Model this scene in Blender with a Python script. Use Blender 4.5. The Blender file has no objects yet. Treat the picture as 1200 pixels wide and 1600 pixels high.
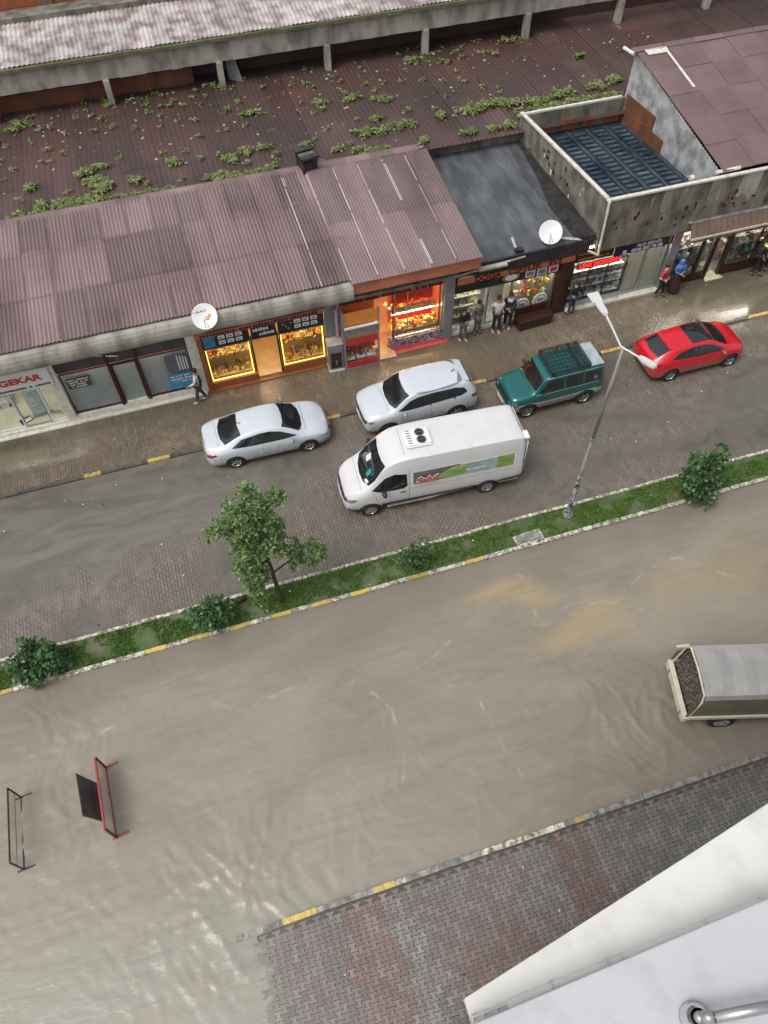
import bpy, bmesh, math, random
from mathutils import Vector, Matrix, noise
from mathutils.bvhtree import BVHTree
R = math.radians
random.seed(7)
scn = bpy.context.scene
COL = scn.collection

# ------------------------------------------------------------------ camera, sky, sun, exposure
cd = bpy.data.cameras.new('camera'); cam = bpy.data.objects.new('camera', cd); COL.objects.link(cam)
cd.sensor_fit = 'VERTICAL'; cd.sensor_height = 36; cd.lens = 26.915; cd.clip_start = .1; cd.clip_end = 2000
cX = Vector((0.95389822, -0.25161962, 0.16360244)); cY = Vector((-0.29998564, -0.78241041, 0.54574954)); cZ = Vector((-0.00931704, -0.5696679, -0.82182217))
cam.matrix_world = Matrix(((cX[0], -cX[1], -cX[2], 0), (cY[0], -cY[1], -cY[2], 0), (cZ[0], -cZ[1], -cZ[2], 22), (0, 0, 0, 1)))
scn.camera = cam
w = bpy.data.worlds.new('World'); scn.world = w; w.use_nodes = True
nt = w.node_tree; bg = nt.nodes['Background']
sky = nt.nodes.new('ShaderNodeTexSky'); sky.sky_type = 'NISHITA'; sky.sun_disc = False
SUN_EL, SUN_AZ = R(62), R(248)
sky.sun_elevation = SUN_EL; sky.sun_rotation = SUN_AZ; sky.air_density = 1.5; sky.dust_density = 5
hs = nt.nodes.new('ShaderNodeHueSaturation'); hs.inputs['Saturation'].default_value = .42
nt.links.new(sky.outputs[0], hs.inputs['Color']); nt.links.new(hs.outputs[0], bg.inputs[0])
bg.inputs[1].default_value = .15
sl = bpy.data.lights.new('sun', 'SUN'); sl.energy = 1.1; sl.angle = R(24); sl.color = (1, .985, .96)
so = bpy.data.objects.new('sun', sl); COL.objects.link(so)
sd = Vector((math.sin(SUN_AZ) * math.cos(SUN_EL), math.cos(SUN_AZ) * math.cos(SUN_EL), math.sin(SUN_EL)))
so.rotation_euler = sd.to_track_quat('Z', 'Y').to_euler()
scn.view_settings.view_transform = 'Standard'; scn.view_settings.look = 'None'
scn.view_settings.exposure = .0; scn.view_settings.gamma = 1
scn.cycles.max_bounces = 6; scn.cycles.transparent_max_bounces = 12
scn.cycles.caustics_reflective = False; scn.cycles.caustics_refractive = False

# ------------------------------------------------------------------ helpers
MATS = {}
def mat(name, c1, c2=None, scale=3, lo=.35, hi=.65, rough=.6, rough2=None, metal=0, bump=0, bscale=30, tint=0, emit=0, stretch=(1, 1, 1), coat=0, detail=6):
    m = bpy.data.materials.new(name); m.use_nodes = True; n = m.node_tree.nodes; l = m.node_tree.links
    b = n['Principled BSDF']; b.inputs['Roughness'].default_value = rough; b.inputs['Metallic'].default_value = metal
    b.inputs['Coat Weight'].default_value = coat; b.inputs['Coat Roughness'].default_value = .04
    c1 = (*c1, 1); c2 = (*(c2 or [x * .85 for x in c1[:3]]), 1)
    tc = n.new('ShaderNodeTexCoord'); mp = n.new('ShaderNodeMapping'); l.new(tc.outputs['Object'], mp.inputs[0]); mp.inputs['Scale'].default_value = stretch
    nz = n.new('ShaderNodeTexNoise'); nz.inputs['Scale'].default_value = scale; nz.inputs['Detail'].default_value = detail; l.new(mp.outputs[0], nz.inputs[0])
    mr = n.new('ShaderNodeMapRange'); mr.inputs[1].default_value = lo; mr.inputs[2].default_value = hi; l.new(nz.outputs[0], mr.inputs[0])
    mx = n.new('ShaderNodeMix'); mx.data_type = 'RGBA'; mx.inputs[6].default_value = c1; mx.inputs[7].default_value = c2; l.new(mr.outputs[0], mx.inputs[0])
    out = mx.outputs[2]
    if tint:
        at = n.new('ShaderNodeAttribute'); at.attribute_name = 'tint'
        r2 = n.new('ShaderNodeMapRange'); r2.inputs[3].default_value = 1 - tint; r2.inputs[4].default_value = 1 + tint; l.new(at.outputs['Fac'], r2.inputs[0])
        vm = n.new('ShaderNodeVectorMath'); vm.operation = 'SCALE'; l.new(out, vm.inputs[0]); l.new(r2.outputs[0], vm.inputs['Scale']); out = vm.outputs[0]
    l.new(out, b.inputs['Base Color'])
    if rough2 is not None:
        r3 = n.new('ShaderNodeMapRange'); r3.inputs[1].default_value = lo; r3.inputs[2].default_value = hi; r3.inputs[3].default_value = rough; r3.inputs[4].default_value = rough2
        l.new(nz.outputs[0], r3.inputs[0]); l.new(r3.outputs[0], b.inputs['Roughness'])
    if bump:
        n2 = n.new('ShaderNodeTexNoise'); n2.inputs['Scale'].default_value = bscale; n2.inputs['Detail'].default_value = 4; l.new(mp.outputs[0], n2.inputs[0])
        bp = n.new('ShaderNodeBump'); bp.inputs['Strength'].default_value = 1; bp.inputs['Distance'].default_value = bump; l.new(n2.outputs[0], bp.inputs['Height']); l.new(bp.outputs[0], b.inputs['Normal'])
    if emit:
        b.inputs['Emission Color'].default_value = c1; b.inputs['Emission Strength'].default_value = emit
    MATS[name] = m
    return m
def pane_mat(name, col, alpha):
    m = bpy.data.materials.new(name); m.use_nodes = True; n = m.node_tree.nodes; l = m.node_tree.links
    n.remove(n['Principled BSDF']); o = n['Material Output']
    t = n.new('ShaderNodeBsdfTransparent'); t.inputs[0].default_value = (*col, 1); g = n.new('ShaderNodeBsdfGlossy'); g.inputs['Roughness'].default_value = .03
    lw = n.new('ShaderNodeLayerWeight'); pw = n.new('ShaderNodeMath'); pw.operation = 'POWER'; pw.inputs[1].default_value = 5; l.new(lw.outputs['Facing'], pw.inputs[0]); ad = n.new('ShaderNodeMath'); ad.operation = 'MULTIPLY_ADD'; ad.inputs[1].default_value = .6; ad.inputs[2].default_value = alpha * .5; ad.use_clamp = True
    l.new(pw.outputs[0], ad.inputs[0]); s = n.new('ShaderNodeMixShader'); l.new(ad.outputs[0], s.inputs[0]); l.new(t.outputs[0], s.inputs[1]); l.new(g.outputs[0], s.inputs[2]); l.new(s.outputs[0], o.inputs[0])
    return m

class MB:
    def __init__(s): s.v = []; s.f = []; s.m = []; s.t = []
    def add(s, vs, fs, m=0, t=.5, xf=None):
        o = len(s.v)
        s.v += [tuple(xf @ Vector(p)) for p in vs] if xf is not None else [tuple(p) for p in vs]
        for f in fs: s.f.append([i + o for i in f]); s.m.append(m); s.t.append(t)
        return s
    def box(s, x0, x1, y0, y1, z0, z1, m=0, t=.5, xf=None):
        x0, x1 = min(x0, x1), max(x0, x1); y0, y1 = min(y0, y1), max(y0, y1)
        vs = [(x0, y0, z0), (x1, y0, z0), (x1, y1, z0), (x0, y1, z0), (x0, y0, z1), (x1, y0, z1), (x1, y1, z1), (x0, y1, z1)]
        return s.add(vs, [(3, 2, 1, 0), (4, 5, 6, 7), (0, 1, 5, 4), (1, 2, 6, 5), (2, 3, 7, 6), (3, 0, 4, 7)], m, t, xf)
    def cyl(s, a, b, r0, r1=None, n=10, m=0, t=.5, caps=True, xf=None):
        a = Vector(a); b = Vector(b); r1 = r0 if r1 is None else r1
        d = (b - a).normalized(); u = d.orthogonal().normalized(); w_ = d.cross(u)
        vs = []
        for c, r in ((a, r0), (b, r1)):
            for i in range(n):
                an = 2 * math.pi * i / n; vs.append(c + u * (r * math.cos(an)) + w_ * (r * math.sin(an)))
        fs = [(i, (i + 1) % n, n + (i + 1) % n, n + i) for i in range(n)]
        if caps: fs += [tuple(range(n))[::-1], tuple(range(n, 2 * n))]
        return s.add(vs, fs, m, t, xf)
    def path(s, pts, r, n=8, m=0, t=.5):
        for a, b in zip(pts, pts[1:]): s.cyl(a, b, r, r, n, m, t)
        return s
    def lathe(s, prof, c=(0, 0, 0), axis='Z', n=20, m=0, t=.5, xf=None):
        vs = []; k = len(prof)
        for i in range(n):
            a = 2 * math.pi * i / n
            for r, h in prof:
                p = (r * math.cos(a), r * math.sin(a), h) if axis == 'Z' else (r * math.cos(a), h, r * math.sin(a))
                vs.append((p[0] + c[0], p[1] + c[1], p[2] + c[2]))
        fs = [(i * k + j, ((i + 1) % n) * k + j, ((i + 1) % n) * k + j + 1, i * k + j + 1) for i in range(n) for j in range(k - 1)]
        return s.add(vs, fs, m, t, xf)
    def sph(s, c, r, m=0, t=.5, n=8, sc=(1, 1, 1), xf=None):
        prof = [(max(1e-4, math.sin(math.pi * j / n)) * r, -math.cos(math.pi * j / n) * r) for j in range(n + 1)]
        vs = []; k = n + 1; q = n + 2
        for i in range(q):
            a = 2 * math.pi * i / q
            for rr, h in prof: vs.append((rr * math.cos(a) * sc[0] + c[0], rr * math.sin(a) * sc[1] + c[1], h * sc[2] + c[2]))
        return s.add(vs, [(i * k + j, ((i + 1) % q) * k + j, ((i + 1) % q) * k + j + 1, i * k + j + 1) for i in range(q) for j in range(n)], m, t, xf)
    def prism(s, poly, z0, z1, m=0, t=.5, xf=None):
        n = len(poly)
        vs = [(x, y, z0) for x, y in poly] + [(x, y, z1) for x, y in poly]
        fs = [tuple(range(n))[::-1], tuple(range(n, 2 * n))] + [(i, (i + 1) % n, n + (i + 1) % n, n + i) for i in range(n)]
        return s.add(vs, fs, m, t, xf)
    def build(s, name, mats, parent=None, smooth=False, bevel=0):
        me = bpy.data.meshes.new(name); me.from_pydata(s.v, [], s.f)
        if not isinstance(mats, (list, tuple)): mats = [mats]
        for m in mats: me.materials.append(m)
        me.polygons.foreach_set('material_index', s.m)
        a = me.attributes.new('tint', 'FLOAT', 'FACE'); a.data.foreach_set('value', s.t)
        if smooth: me.polygons.foreach_set('use_smooth', [True] * len(s.f))
        me.update()
        o = bpy.data.objects.new(name, me); COL.objects.link(o)
        if parent: o.parent = parent
        if bevel:
            bm = bmesh.new(); bm.from_mesh(me); bmesh.ops.remove_doubles(bm, verts=bm.verts, dist=1e-5)
            bmesh.ops.bevel(bm, geom=[e for e in bm.edges if len(e.link_faces) == 2 and e.calc_face_angle(0) > .5], offset=bevel, segments=2, affect='EDGES', clamp_overlap=True)
            bm.to_mesh(me); bm.free()
        return o
def tag(o, label=None, cat=None, group=None, kind=None):
    if label: o['label'] = label
    if cat: o['category'] = cat
    if group: o['group'] = group
    if kind: o['kind'] = kind
    return o
def empty(name, loc, rz=0, label=None, cat=None, group=None):
    o = bpy.data.objects.new(name, None); COL.objects.link(o); o.empty_display_size = .2
    o.location = loc; o.rotation_euler = (0, 0, rz)
    return tag(o, label, cat, group)
def copy_tree(o, parent=None):
    c = o.copy(); COL.objects.link(c); c.parent = parent
    for ch in list(o.children): copy_tree(ch, c)
    return c
def apply_mods(o):
    dg = bpy.context.evaluated_depsgraph_get(); me = bpy.data.meshes.new_from_object(o.evaluated_get(dg)); o.modifiers.clear(); old = o.data; o.data = me; me.name = old.name
def text(s, size, loc, m, parent, rot=(R(90), 0, 0), ext=.01, sx=1, name='lettering', align='CENTER', shear=0, bold=.0):
    c = bpy.data.curves.new('t', 'FONT'); c.body = s; c.size = size; c.extrude = ext; c.align_x = align; c.align_y = 'CENTER'; c.shear = shear; c.offset = bold
    t = bpy.data.objects.new('t', c); COL.objects.link(t)
    dg = bpy.context.evaluated_depsgraph_get(); me = bpy.data.meshes.new_from_object(t.evaluated_get(dg)); bpy.data.objects.remove(t)
    me.name = name; me.materials.clear(); me.materials.append(m)
    o = bpy.data.objects.new(name, me); COL.objects.link(o); o.location = loc; o.rotation_euler = rot; o.scale = (sx, 1, 1); o.parent = parent
    return o
def part(name, m, parent, fn, **k):
    b = MB(); fn(b); return b.build(name, m, parent, **k)

# ------------------------------------------------------------------ materials
def paving_mat(name, cA, cB, mud, bw, bh, mortar, pud_lo, pud_hi, seed=0):
    m = bpy.data.materials.new(name); m.use_nodes = True; n = m.node_tree.nodes; l = m.node_tree.links; b = n['Principled BSDF']
    tc = n.new('ShaderNodeTexCoord'); mp = n.new('ShaderNodeMapping'); mp.inputs['Rotation'].default_value = (0, 0, R(90)); mp.inputs['Location'].default_value = (seed, seed * .7, 0); l.new(tc.outputs['Object'], mp.inputs[0])
    br = n.new('ShaderNodeTexBrick'); br.inputs['Scale'].default_value = 1; br.inputs['Brick Width'].default_value = bw; br.inputs['Row Height'].default_value = bh; br.inputs['Mortar Size'].default_value = mortar; br.inputs['Mortar Smooth'].default_value = .3; br.inputs['Bias'].default_value = 0
    br.inputs['Color1'].default_value = (*cA, 1); br.inputs['Color2'].default_value = (*cB, 1); br.inputs['Mortar'].default_value = (*[x * .62 for x in cA], 1); l.new(mp.outputs[0], br.inputs[0])
    def nz(sc, st=(1, 1, 1), det=6, dist=0):
        q = n.new('ShaderNodeTexNoise'); q.inputs['Scale'].default_value = sc; q.inputs['Detail'].default_value = det; q.inputs['Distortion'].default_value = dist
        mm = n.new('ShaderNodeMapping'); mm.inputs['Scale'].default_value = st; mm.inputs['Location'].default_value = (seed, 3, 0); l.new(tc.outputs['Object'], mm.inputs[0]); l.new(mm.outputs[0], q.inputs[0]); return q.outputs[0]
    def rng(i, a, c, d=0, e=1):
        q = n.new('ShaderNodeMapRange'); q.inputs[1].default_value = a; q.inputs[2].default_value = c; q.inputs[3].default_value = d; q.inputs[4].default_value = e; l.new(i, q.inputs[0]); return q.outputs[0]
    def mix(f, a, c):
        q = n.new('ShaderNodeMix'); q.data_type = 'RGBA'
        l.new(f, q.inputs[0])
        for s_, v in ((6, a), (7, c)):
            if isinstance(v, tuple): q.inputs[s_].default_value = (*v, 1)
            else: l.new(v, q.inputs[s_])
        return q.outputs[2]
    big = nz(.35, (1, 1, 1), 5, .6); c0 = mix(rng(big, .38, .62), br.outputs[0], mix(rng(nz(2.2), .35, .65), tuple(x * .8 for x in cA), tuple(x * 1.15 for x in cB)))
    c0b = mix(rng(big, .4, .6, .15, .65), br.outputs[0], c0)
    streak = nz(6, (1, .12, 1), 4); c1 = mix(rng(streak, .55, .75, 0, .35), c0b, tuple(x * 1.5 for x in cB))
    pud = rng(nz(.22, (.7, 1.3, 1), 6, 1.2), pud_lo, pud_hi); c2 = mix(pud, c1, mix(rng(nz(.8, (1, 1, 1), 6, 1.5), .35, .65), mud, tuple(x * .72 for x in mud)))
    if seed == 2:
        sx = n.new('ShaderNodeSeparateXYZ'); l.new(tc.outputs['Object'], sx.inputs[0])
        g1 = rng(sx.outputs[0], 3.5, -4); g2 = rng(sx.outputs[1], 14.2, 17.6); gm = n.new('ShaderNodeMath'); gm.operation = 'MULTIPLY'; l.new(g1, gm.inputs[0]); l.new(g2, gm.inputs[1])
        ga = n.new('ShaderNodeMath'); ga.operation = 'MULTIPLY_ADD'; l.new(nz(.9, (1, 1, 1), 6, 1), ga.inputs[0]); ga.inputs[1].default_value = 1.2; l.new(gm.outputs[0], ga.inputs[2]); gg = rng(ga.outputs[0], .75, 1.15)
        mxp = n.new('ShaderNodeMath'); mxp.operation = 'MAXIMUM'; l.new(pud, mxp.inputs[0]); l.new(gg, mxp.inputs[1]); pud = mxp.outputs[0]
        c2 = mix(gg, c2, mix(rng(nz(.7, (.5, 1.5, 1), 7, 2), .4, .65), (.175, .165, .135), (.13, .12, .10)))
    grit = nz(38, (1, 1, 1), 2); c3 = mix(rng(grit, .6, .75, 0, .35), c2, tuple(x * 1.7 for x in cB))
    l.new(c3, b.inputs['Base Color'])
    rr = n.new('ShaderNodeMix'); rr.data_type = 'FLOAT'; l.new(pud, rr.inputs[0]); l.new(rng(nz(3), .3, .7, .12, .36), rr.inputs[2]); rr.inputs[3].default_value = .11; l.new(rr.outputs[0], b.inputs['Roughness'])
    bp = n.new('ShaderNodeBump'); bp.inputs['Distance'].default_value = .012; inv = rng(pud, 0, 1, .9, .06); l.new(inv, bp.inputs['Strength'])
    ad = n.new('ShaderNodeMath'); ad.operation = 'SUBTRACT'; l.new(rng(nz(14), 0, 1, 0, 1), ad.inputs[0]); l.new(br.outputs['Fac'], ad.inputs[1]); l.new(ad.outputs[0], bp.inputs['Height'])
    b2 = n.new('ShaderNodeBump'); b2.inputs['Distance'].default_value = .006; b2.inputs['Strength'].default_value = .6; l.new(nz(5, (1, 1, 1), 3, 1), b2.inputs['Height']); l.new(bp.outputs[0], b2.inputs['Normal']); l.new(b2.outputs[0], b.inputs['Normal'])
    return m
ROAD = paving_mat('wet brick road', (.162, .137, .113), (.208, .178, .148), (.140, .128, .102), .22, .11, .012, .46, .62, 2)
WALK = paving_mat('wet brown pavement', (.150, .122, .092), (.205, .170, .128), (.125, .108, .08), .2, .1, .012, .44, .62, 11)
EARTH = mat('wet earth', (.11, .095, .075), (.16, .145, .12), 4, bump=.02, bscale=12, rough=.4)
GRASSBASE = mat('turf', (.065, .115, .03), (.15, .14, .09), 2.2, .46, .68, bump=.03, bscale=25)
BLADE = mat('grass blades', (.09, .19, .025), (.15, .25, .05), 1.5, tint=.5)
KERB = mat('kerb stone', (.60, .57, .47), (.20, .18, .14), 9, .42, .6, bump=.02, bscale=20, tint=.25)
KYEL = mat('yellow kerb paint', (.58, .42, .10), (.34, .29, .18), 8, .42, .7, bump=.01, tint=.2, rough=.4)
KDARK = mat('dark wet kerb', (.065, .06, .055), (.14, .13, .11), 7, bump=.01, rough=.3)
KGREY = mat('grey wet kerb', (.16, .16, .145), (.30, .30, .27), 5, bump=.01, rough=.3, tint=.3)
PAVG = mat('grey pavers', (.175, .165, .15), (.235, .22, .20), 3, tint=.25, rough=.28, rough2=.5, bump=.006, bscale=40)
PAVR = mat('red pavers', (.205, .132, .115), (.185, .15, .135), 3, tint=.3, rough=.28, rough2=.5, bump=.006, bscale=40)
PAVP = mat('mauve pavers', (.195, .158, .148), (.185, .168, .155), 2, tint=.3, rough=.28, rough2=.5, bump=.006, bscale=40)
JOINT = mat('paver joints', (.06, .055, .045), (.1, .09, .07), 8, rough=.4)
ROOFM = mat('maroon corrugated roofing', (.245, .172, .170), (.145, .096, .092), .8, .35, .7, tint=.3, rough=.38, rough2=.6, bump=.008, bscale=40, stretch=(1, .35, 1))
ROOFD = mat('dark wet maroon roofing', (.105, .058, .052), (.058, .038, .032), .6, .35, .65, tint=.2, rough=.3, rough2=.6, bump=.02, bscale=14, stretch=(1, .5, 1))
ROOFL = mat('weathered pale corrugated roofing', (.50, .46, .44), (.24, .18, .17), 1.6, .4, .62, tint=.25, rough=.6, bump=.01)
ROOFR = mat('red brown roofing sheet', (.195, .125, .125), (.15, .10, .098), .9, .35, .65, tint=.2, rough=.45, bump=.006, bscale=30)
TAR = mat('wet tar roof', (.065, .07, .078), (.13, .138, .15), 1.3, .36, .66, rough=.08, rough2=.3, bump=.05, bscale=4, stretch=(1.6, .5, 1))
TARD = mat('black bitumen', (.02, .02, .022), (.05, .045, .045), 3, rough=.3, bump=.01)
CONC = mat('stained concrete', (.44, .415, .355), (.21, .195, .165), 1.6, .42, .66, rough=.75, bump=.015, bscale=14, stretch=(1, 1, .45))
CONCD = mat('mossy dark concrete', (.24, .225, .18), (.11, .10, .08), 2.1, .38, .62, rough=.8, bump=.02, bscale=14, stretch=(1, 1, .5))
MOSSM = mat('moss edge', (.11, .14, .045), (.2, .19, .12), 2.5, rough=.9, bump=.03, bscale=30)
WPAINT = mat('old white paint', (.72, .70, .62), (.50, .47, .40), 5, .45, .75, rough=.5, bump=.004)
BRICKO = mat('orange hollow brick', (.46, .13, .05), (.30, .11, .06), 3, rough=.8, bump=.02, bscale=10)
WOODR = mat('red brown boarding', (.24, .085, .045), (.13, .055, .035), 2, rough=.55, stretch=(1, 1, .3))
ORFAS = mat('faded orange fascia', (.60, .19, .11), (.38, .14, .09), 2.5, rough=.5, bump=.004, stretch=(.6, 1, 2))
METCOR = mat('galvanised sheet', (.55, .56, .58), (.26, .25, .24), 2, .4, .65, rough=.4, metal=.15, bump=.003)
POND = mat('blue painted wet deck', (.010, .022, .036), (.035, .05, .066), 1.2, rough=.06, rough2=.25, bump=.01, bscale=6)
GREYP = mat('grey paint', (.26, .26, .27), (.21, .21, .22), 2, rough=.4)
BLACK = mat('black paint', (.018, .018, .02), (.03, .03, .032), 5, rough=.4)
DARKRED = mat('dark red frame paint', (.07, .012, .018), (.05, .012, .014), 5, rough=.35)
WHITE = mat('white gloss', (.78, .78, .77), (.68, .68, .66), 4, .5, .9, rough=.35)
CREAM = mat('cream plaster', (.62, .58, .48), (.50, .46, .38), 2, rough=.7)
TILEG = mat('pale floor tile', (.45, .45, .43), (.38, .38, .36), 4, rough=.2)
INTW = mat('interior wall', (.50, .47, .41), (.42, .39, .34), 2, rough=.8)
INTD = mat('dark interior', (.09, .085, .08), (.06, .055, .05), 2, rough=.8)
INTR = mat('red tiled interior', (.72, .20, .07), (.62, .12, .05), 3, rough=.3)
INTY = mat('warm yellow interior', (.75, .52, .16), (.65, .42, .14), 3, rough=.6)
TERRA = mat('terracotta tile', (.36, .13, .05), (.28, .10, .045), 6, rough=.25)
REDP = mat('red panel', (.55, .05, .05), (.45, .045, .045), 3, rough=.3)
PINKR = mat('pink red step', (.62, .12, .13), (.5, .1, .1), 3, rough=.25)
STEEL = mat('brushed steel', (.5, .5, .5), (.4, .4, .4), 8, rough=.3, metal=.8)
GALV = mat('galvanised pole', (.38, .38, .37), (.20, .19, .18), 5, rough=.45, metal=.3, stretch=(1, 1, .2))
LAMPW = mat('lamp housing', (.6, .61, .60), (.62, .62, .6), 6, rough=.3)
SEEP = mat('brick red lettering', (.10, .015, .01), (.14, .02, .015), 5, rough=.5)
SIGNO = mat('orange sign board', (.66, .20, .11), (.55, .17, .09), 3, rough=.35)
NAVY = mat('navy sign board', (.02, .025, .10), (.015, .02, .06), 2, rough=.3)
GOLD = mat('ochre lettering', (.42, .28, .05), (.38, .24, .04), 2, rough=.4)
BROWNW = mat('dark brown wood', (.055, .022, .014), (.035, .015, .01), 4, rough=.28, stretch=(1, 4, 1), bump=.004)
LEAF = mat('leaves', (.09, .19, .05), (.16, .225, .08), 2.5, tint=.55, rough=.45)
LEAFD = mat('dark leaves', (.04, .10, .032), (.075, .145, .045), 1.5, tint=.55, rough=.45)
ROOFPLANT = mat('roof weeds', (.12, .19, .035), (.20, .20, .09), 1.2, tint=.5, rough=.6)
BARK = mat('bark', (.045, .03, .02), (.08, .06, .04), 8, bump=.01, rough=.8)
LEDY = mat('lit yellow strip', (1, .68, .16), (1, .6, .12), 3, emit=2.0)
LAMPWARM = mat('warm lamp', (1, .66, .32), (1, .6, .3), 3, emit=75)
LAMPRED = mat('reddish lamp', (1, .42, .2), (1, .4, .2), 3, emit=40)
LAMPWHITE = mat('white lamp', (1, .93, .78), (1, .93, .78), 3, emit=60)
LEDRED = mat('red led letters', (1, .03, .03), (.9, .02, .02), 3, emit=1.2)
PANE = pane_mat('shop glass', (.92, .95, .94), .06)
PANEG = pane_mat('grey shop glass', (.86, .88, .88), .08)
TYRE = mat('tyre rubber', (.018, .018, .018), (.028, .027, .026), 20, rough=.7)
RIM = mat('alloy rim', (.55, .55, .56), (.4, .4, .4), 8, rough=.25, metal=.8)
GLASS = mat('car glass', (.012, .014, .016), (.02, .022, .024), 2, rough=.04, coat=1)
TRIM = mat('black plastic trim', (.02, .02, .021), (.03, .03, .03), 10, rough=.5)
LIGHTG = mat('headlamp glass', (.35, .37, .40), (.2, .22, .24), 15, rough=.06, metal=.4, coat=1)
TAIL = mat('tail lamp', (.32, .008, .012), (.2, .005, .01), 10, rough=.1, coat=1)
SEAM = mat('panel gap', (.10, .10, .10), (.08, .08, .08), 10, rough=.6)
def grime(name, c, coat=1, rough=.3, metal=0):
    m = mat(name, c, tuple(x * .93 for x in c), 1.8, .4, .75, rough=rough, coat=coat, metal=metal)
    n = m.node_tree.nodes; l = m.node_tree.links; b = n['Principled BSDF']; src = b.inputs['Base Color'].links[0].from_socket
    tc = n.new('ShaderNodeTexCoord'); sx = n.new('ShaderNodeSeparateXYZ'); l.new(tc.outputs['Object'], sx.inputs[0]); nz = n.new('ShaderNodeTexNoise'); nz.inputs['Scale'].default_value = 7; nz.inputs['Detail'].default_value = 7; l.new(tc.outputs['Object'], nz.inputs[0])
    ma = n.new('ShaderNodeMath'); ma.operation = 'MULTIPLY_ADD'; l.new(nz.outputs[0], ma.inputs[0]); ma.inputs[1].default_value = -.9; l.new(sx.outputs[2], ma.inputs[2])
    mr = n.new('ShaderNodeMapRange'); mr.inputs[1].default_value = .32; mr.inputs[2].default_value = -.22; mr.inputs[3].default_value = 0; mr.inputs[4].default_value = .75; l.new(ma.outputs[0], mr.inputs[0])
    mx = n.new('ShaderNodeMix'); mx.data_type = 'RGBA'; l.new(mr.outputs[0], mx.inputs[0]); l.new(src, mx.inputs[6]); mx.inputs[7].default_value = (.17, .145, .115, 1); l.new(mx.outputs[2], b.inputs['Base Color'])
    return m
CARW = grime('white car paint', (.60, .65, .70)); CARV = grime('white van paint', (.68, .68, .69), .4, .4)
CARR = grime('red car paint', (.62, .006, .018)); CART = grime('teal car paint', (.008, .13, .125), 1, .25, .25); CARS = grime('silver cladding', (.52, .50, .50), .6, .35, .3)

# ------------------------------------------------------------------ ground, roads, water
def sheet(name, x0, x1, y0, y1, z, m, kind='structure'):
    b = MB(); b.add([(x0, y0, z), (x1, y0, z), (x1, y1, z), (x0, y1, z)], [(0, 1, 2, 3)]); return tag(b.build(name, m), kind=kind)
sheet('ground', -600, 600, -600, 600, -.3, EARTH)
# upper carriageway: gently uneven sheet
def uneven(name, x0, x1, y0, y1, z, m, step=.5, amp=.012):
    b = MB(); nx = int((x1 - x0) / step); ny = max(2, int((y1 - y0) / step)); vs = []
    for j in range(ny + 1):
        for i in range(nx + 1):
            x = x0 + (x1 - x0) * i / nx; y = y0 + (y1 - y0) * j / ny
            vs.append((x, y, z + amp * noise.noise(Vector((x * .5, y * .5, z)))))
    b.add(vs, [(j * (nx + 1) + i, j * (nx + 1) + i + 1, (j + 1) * (nx + 1) + i + 1, (j + 1) * (nx + 1) + i) for j in range(ny) for i in range(nx)])
    return tag(b.build(name, m, smooth=True), kind='structure')
uneven('road', -30, 50, 12.7, 19.4, 0, ROAD)
uneven('pavement', -30, 50, 19.4, 22.6, .075, WALK)

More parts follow.
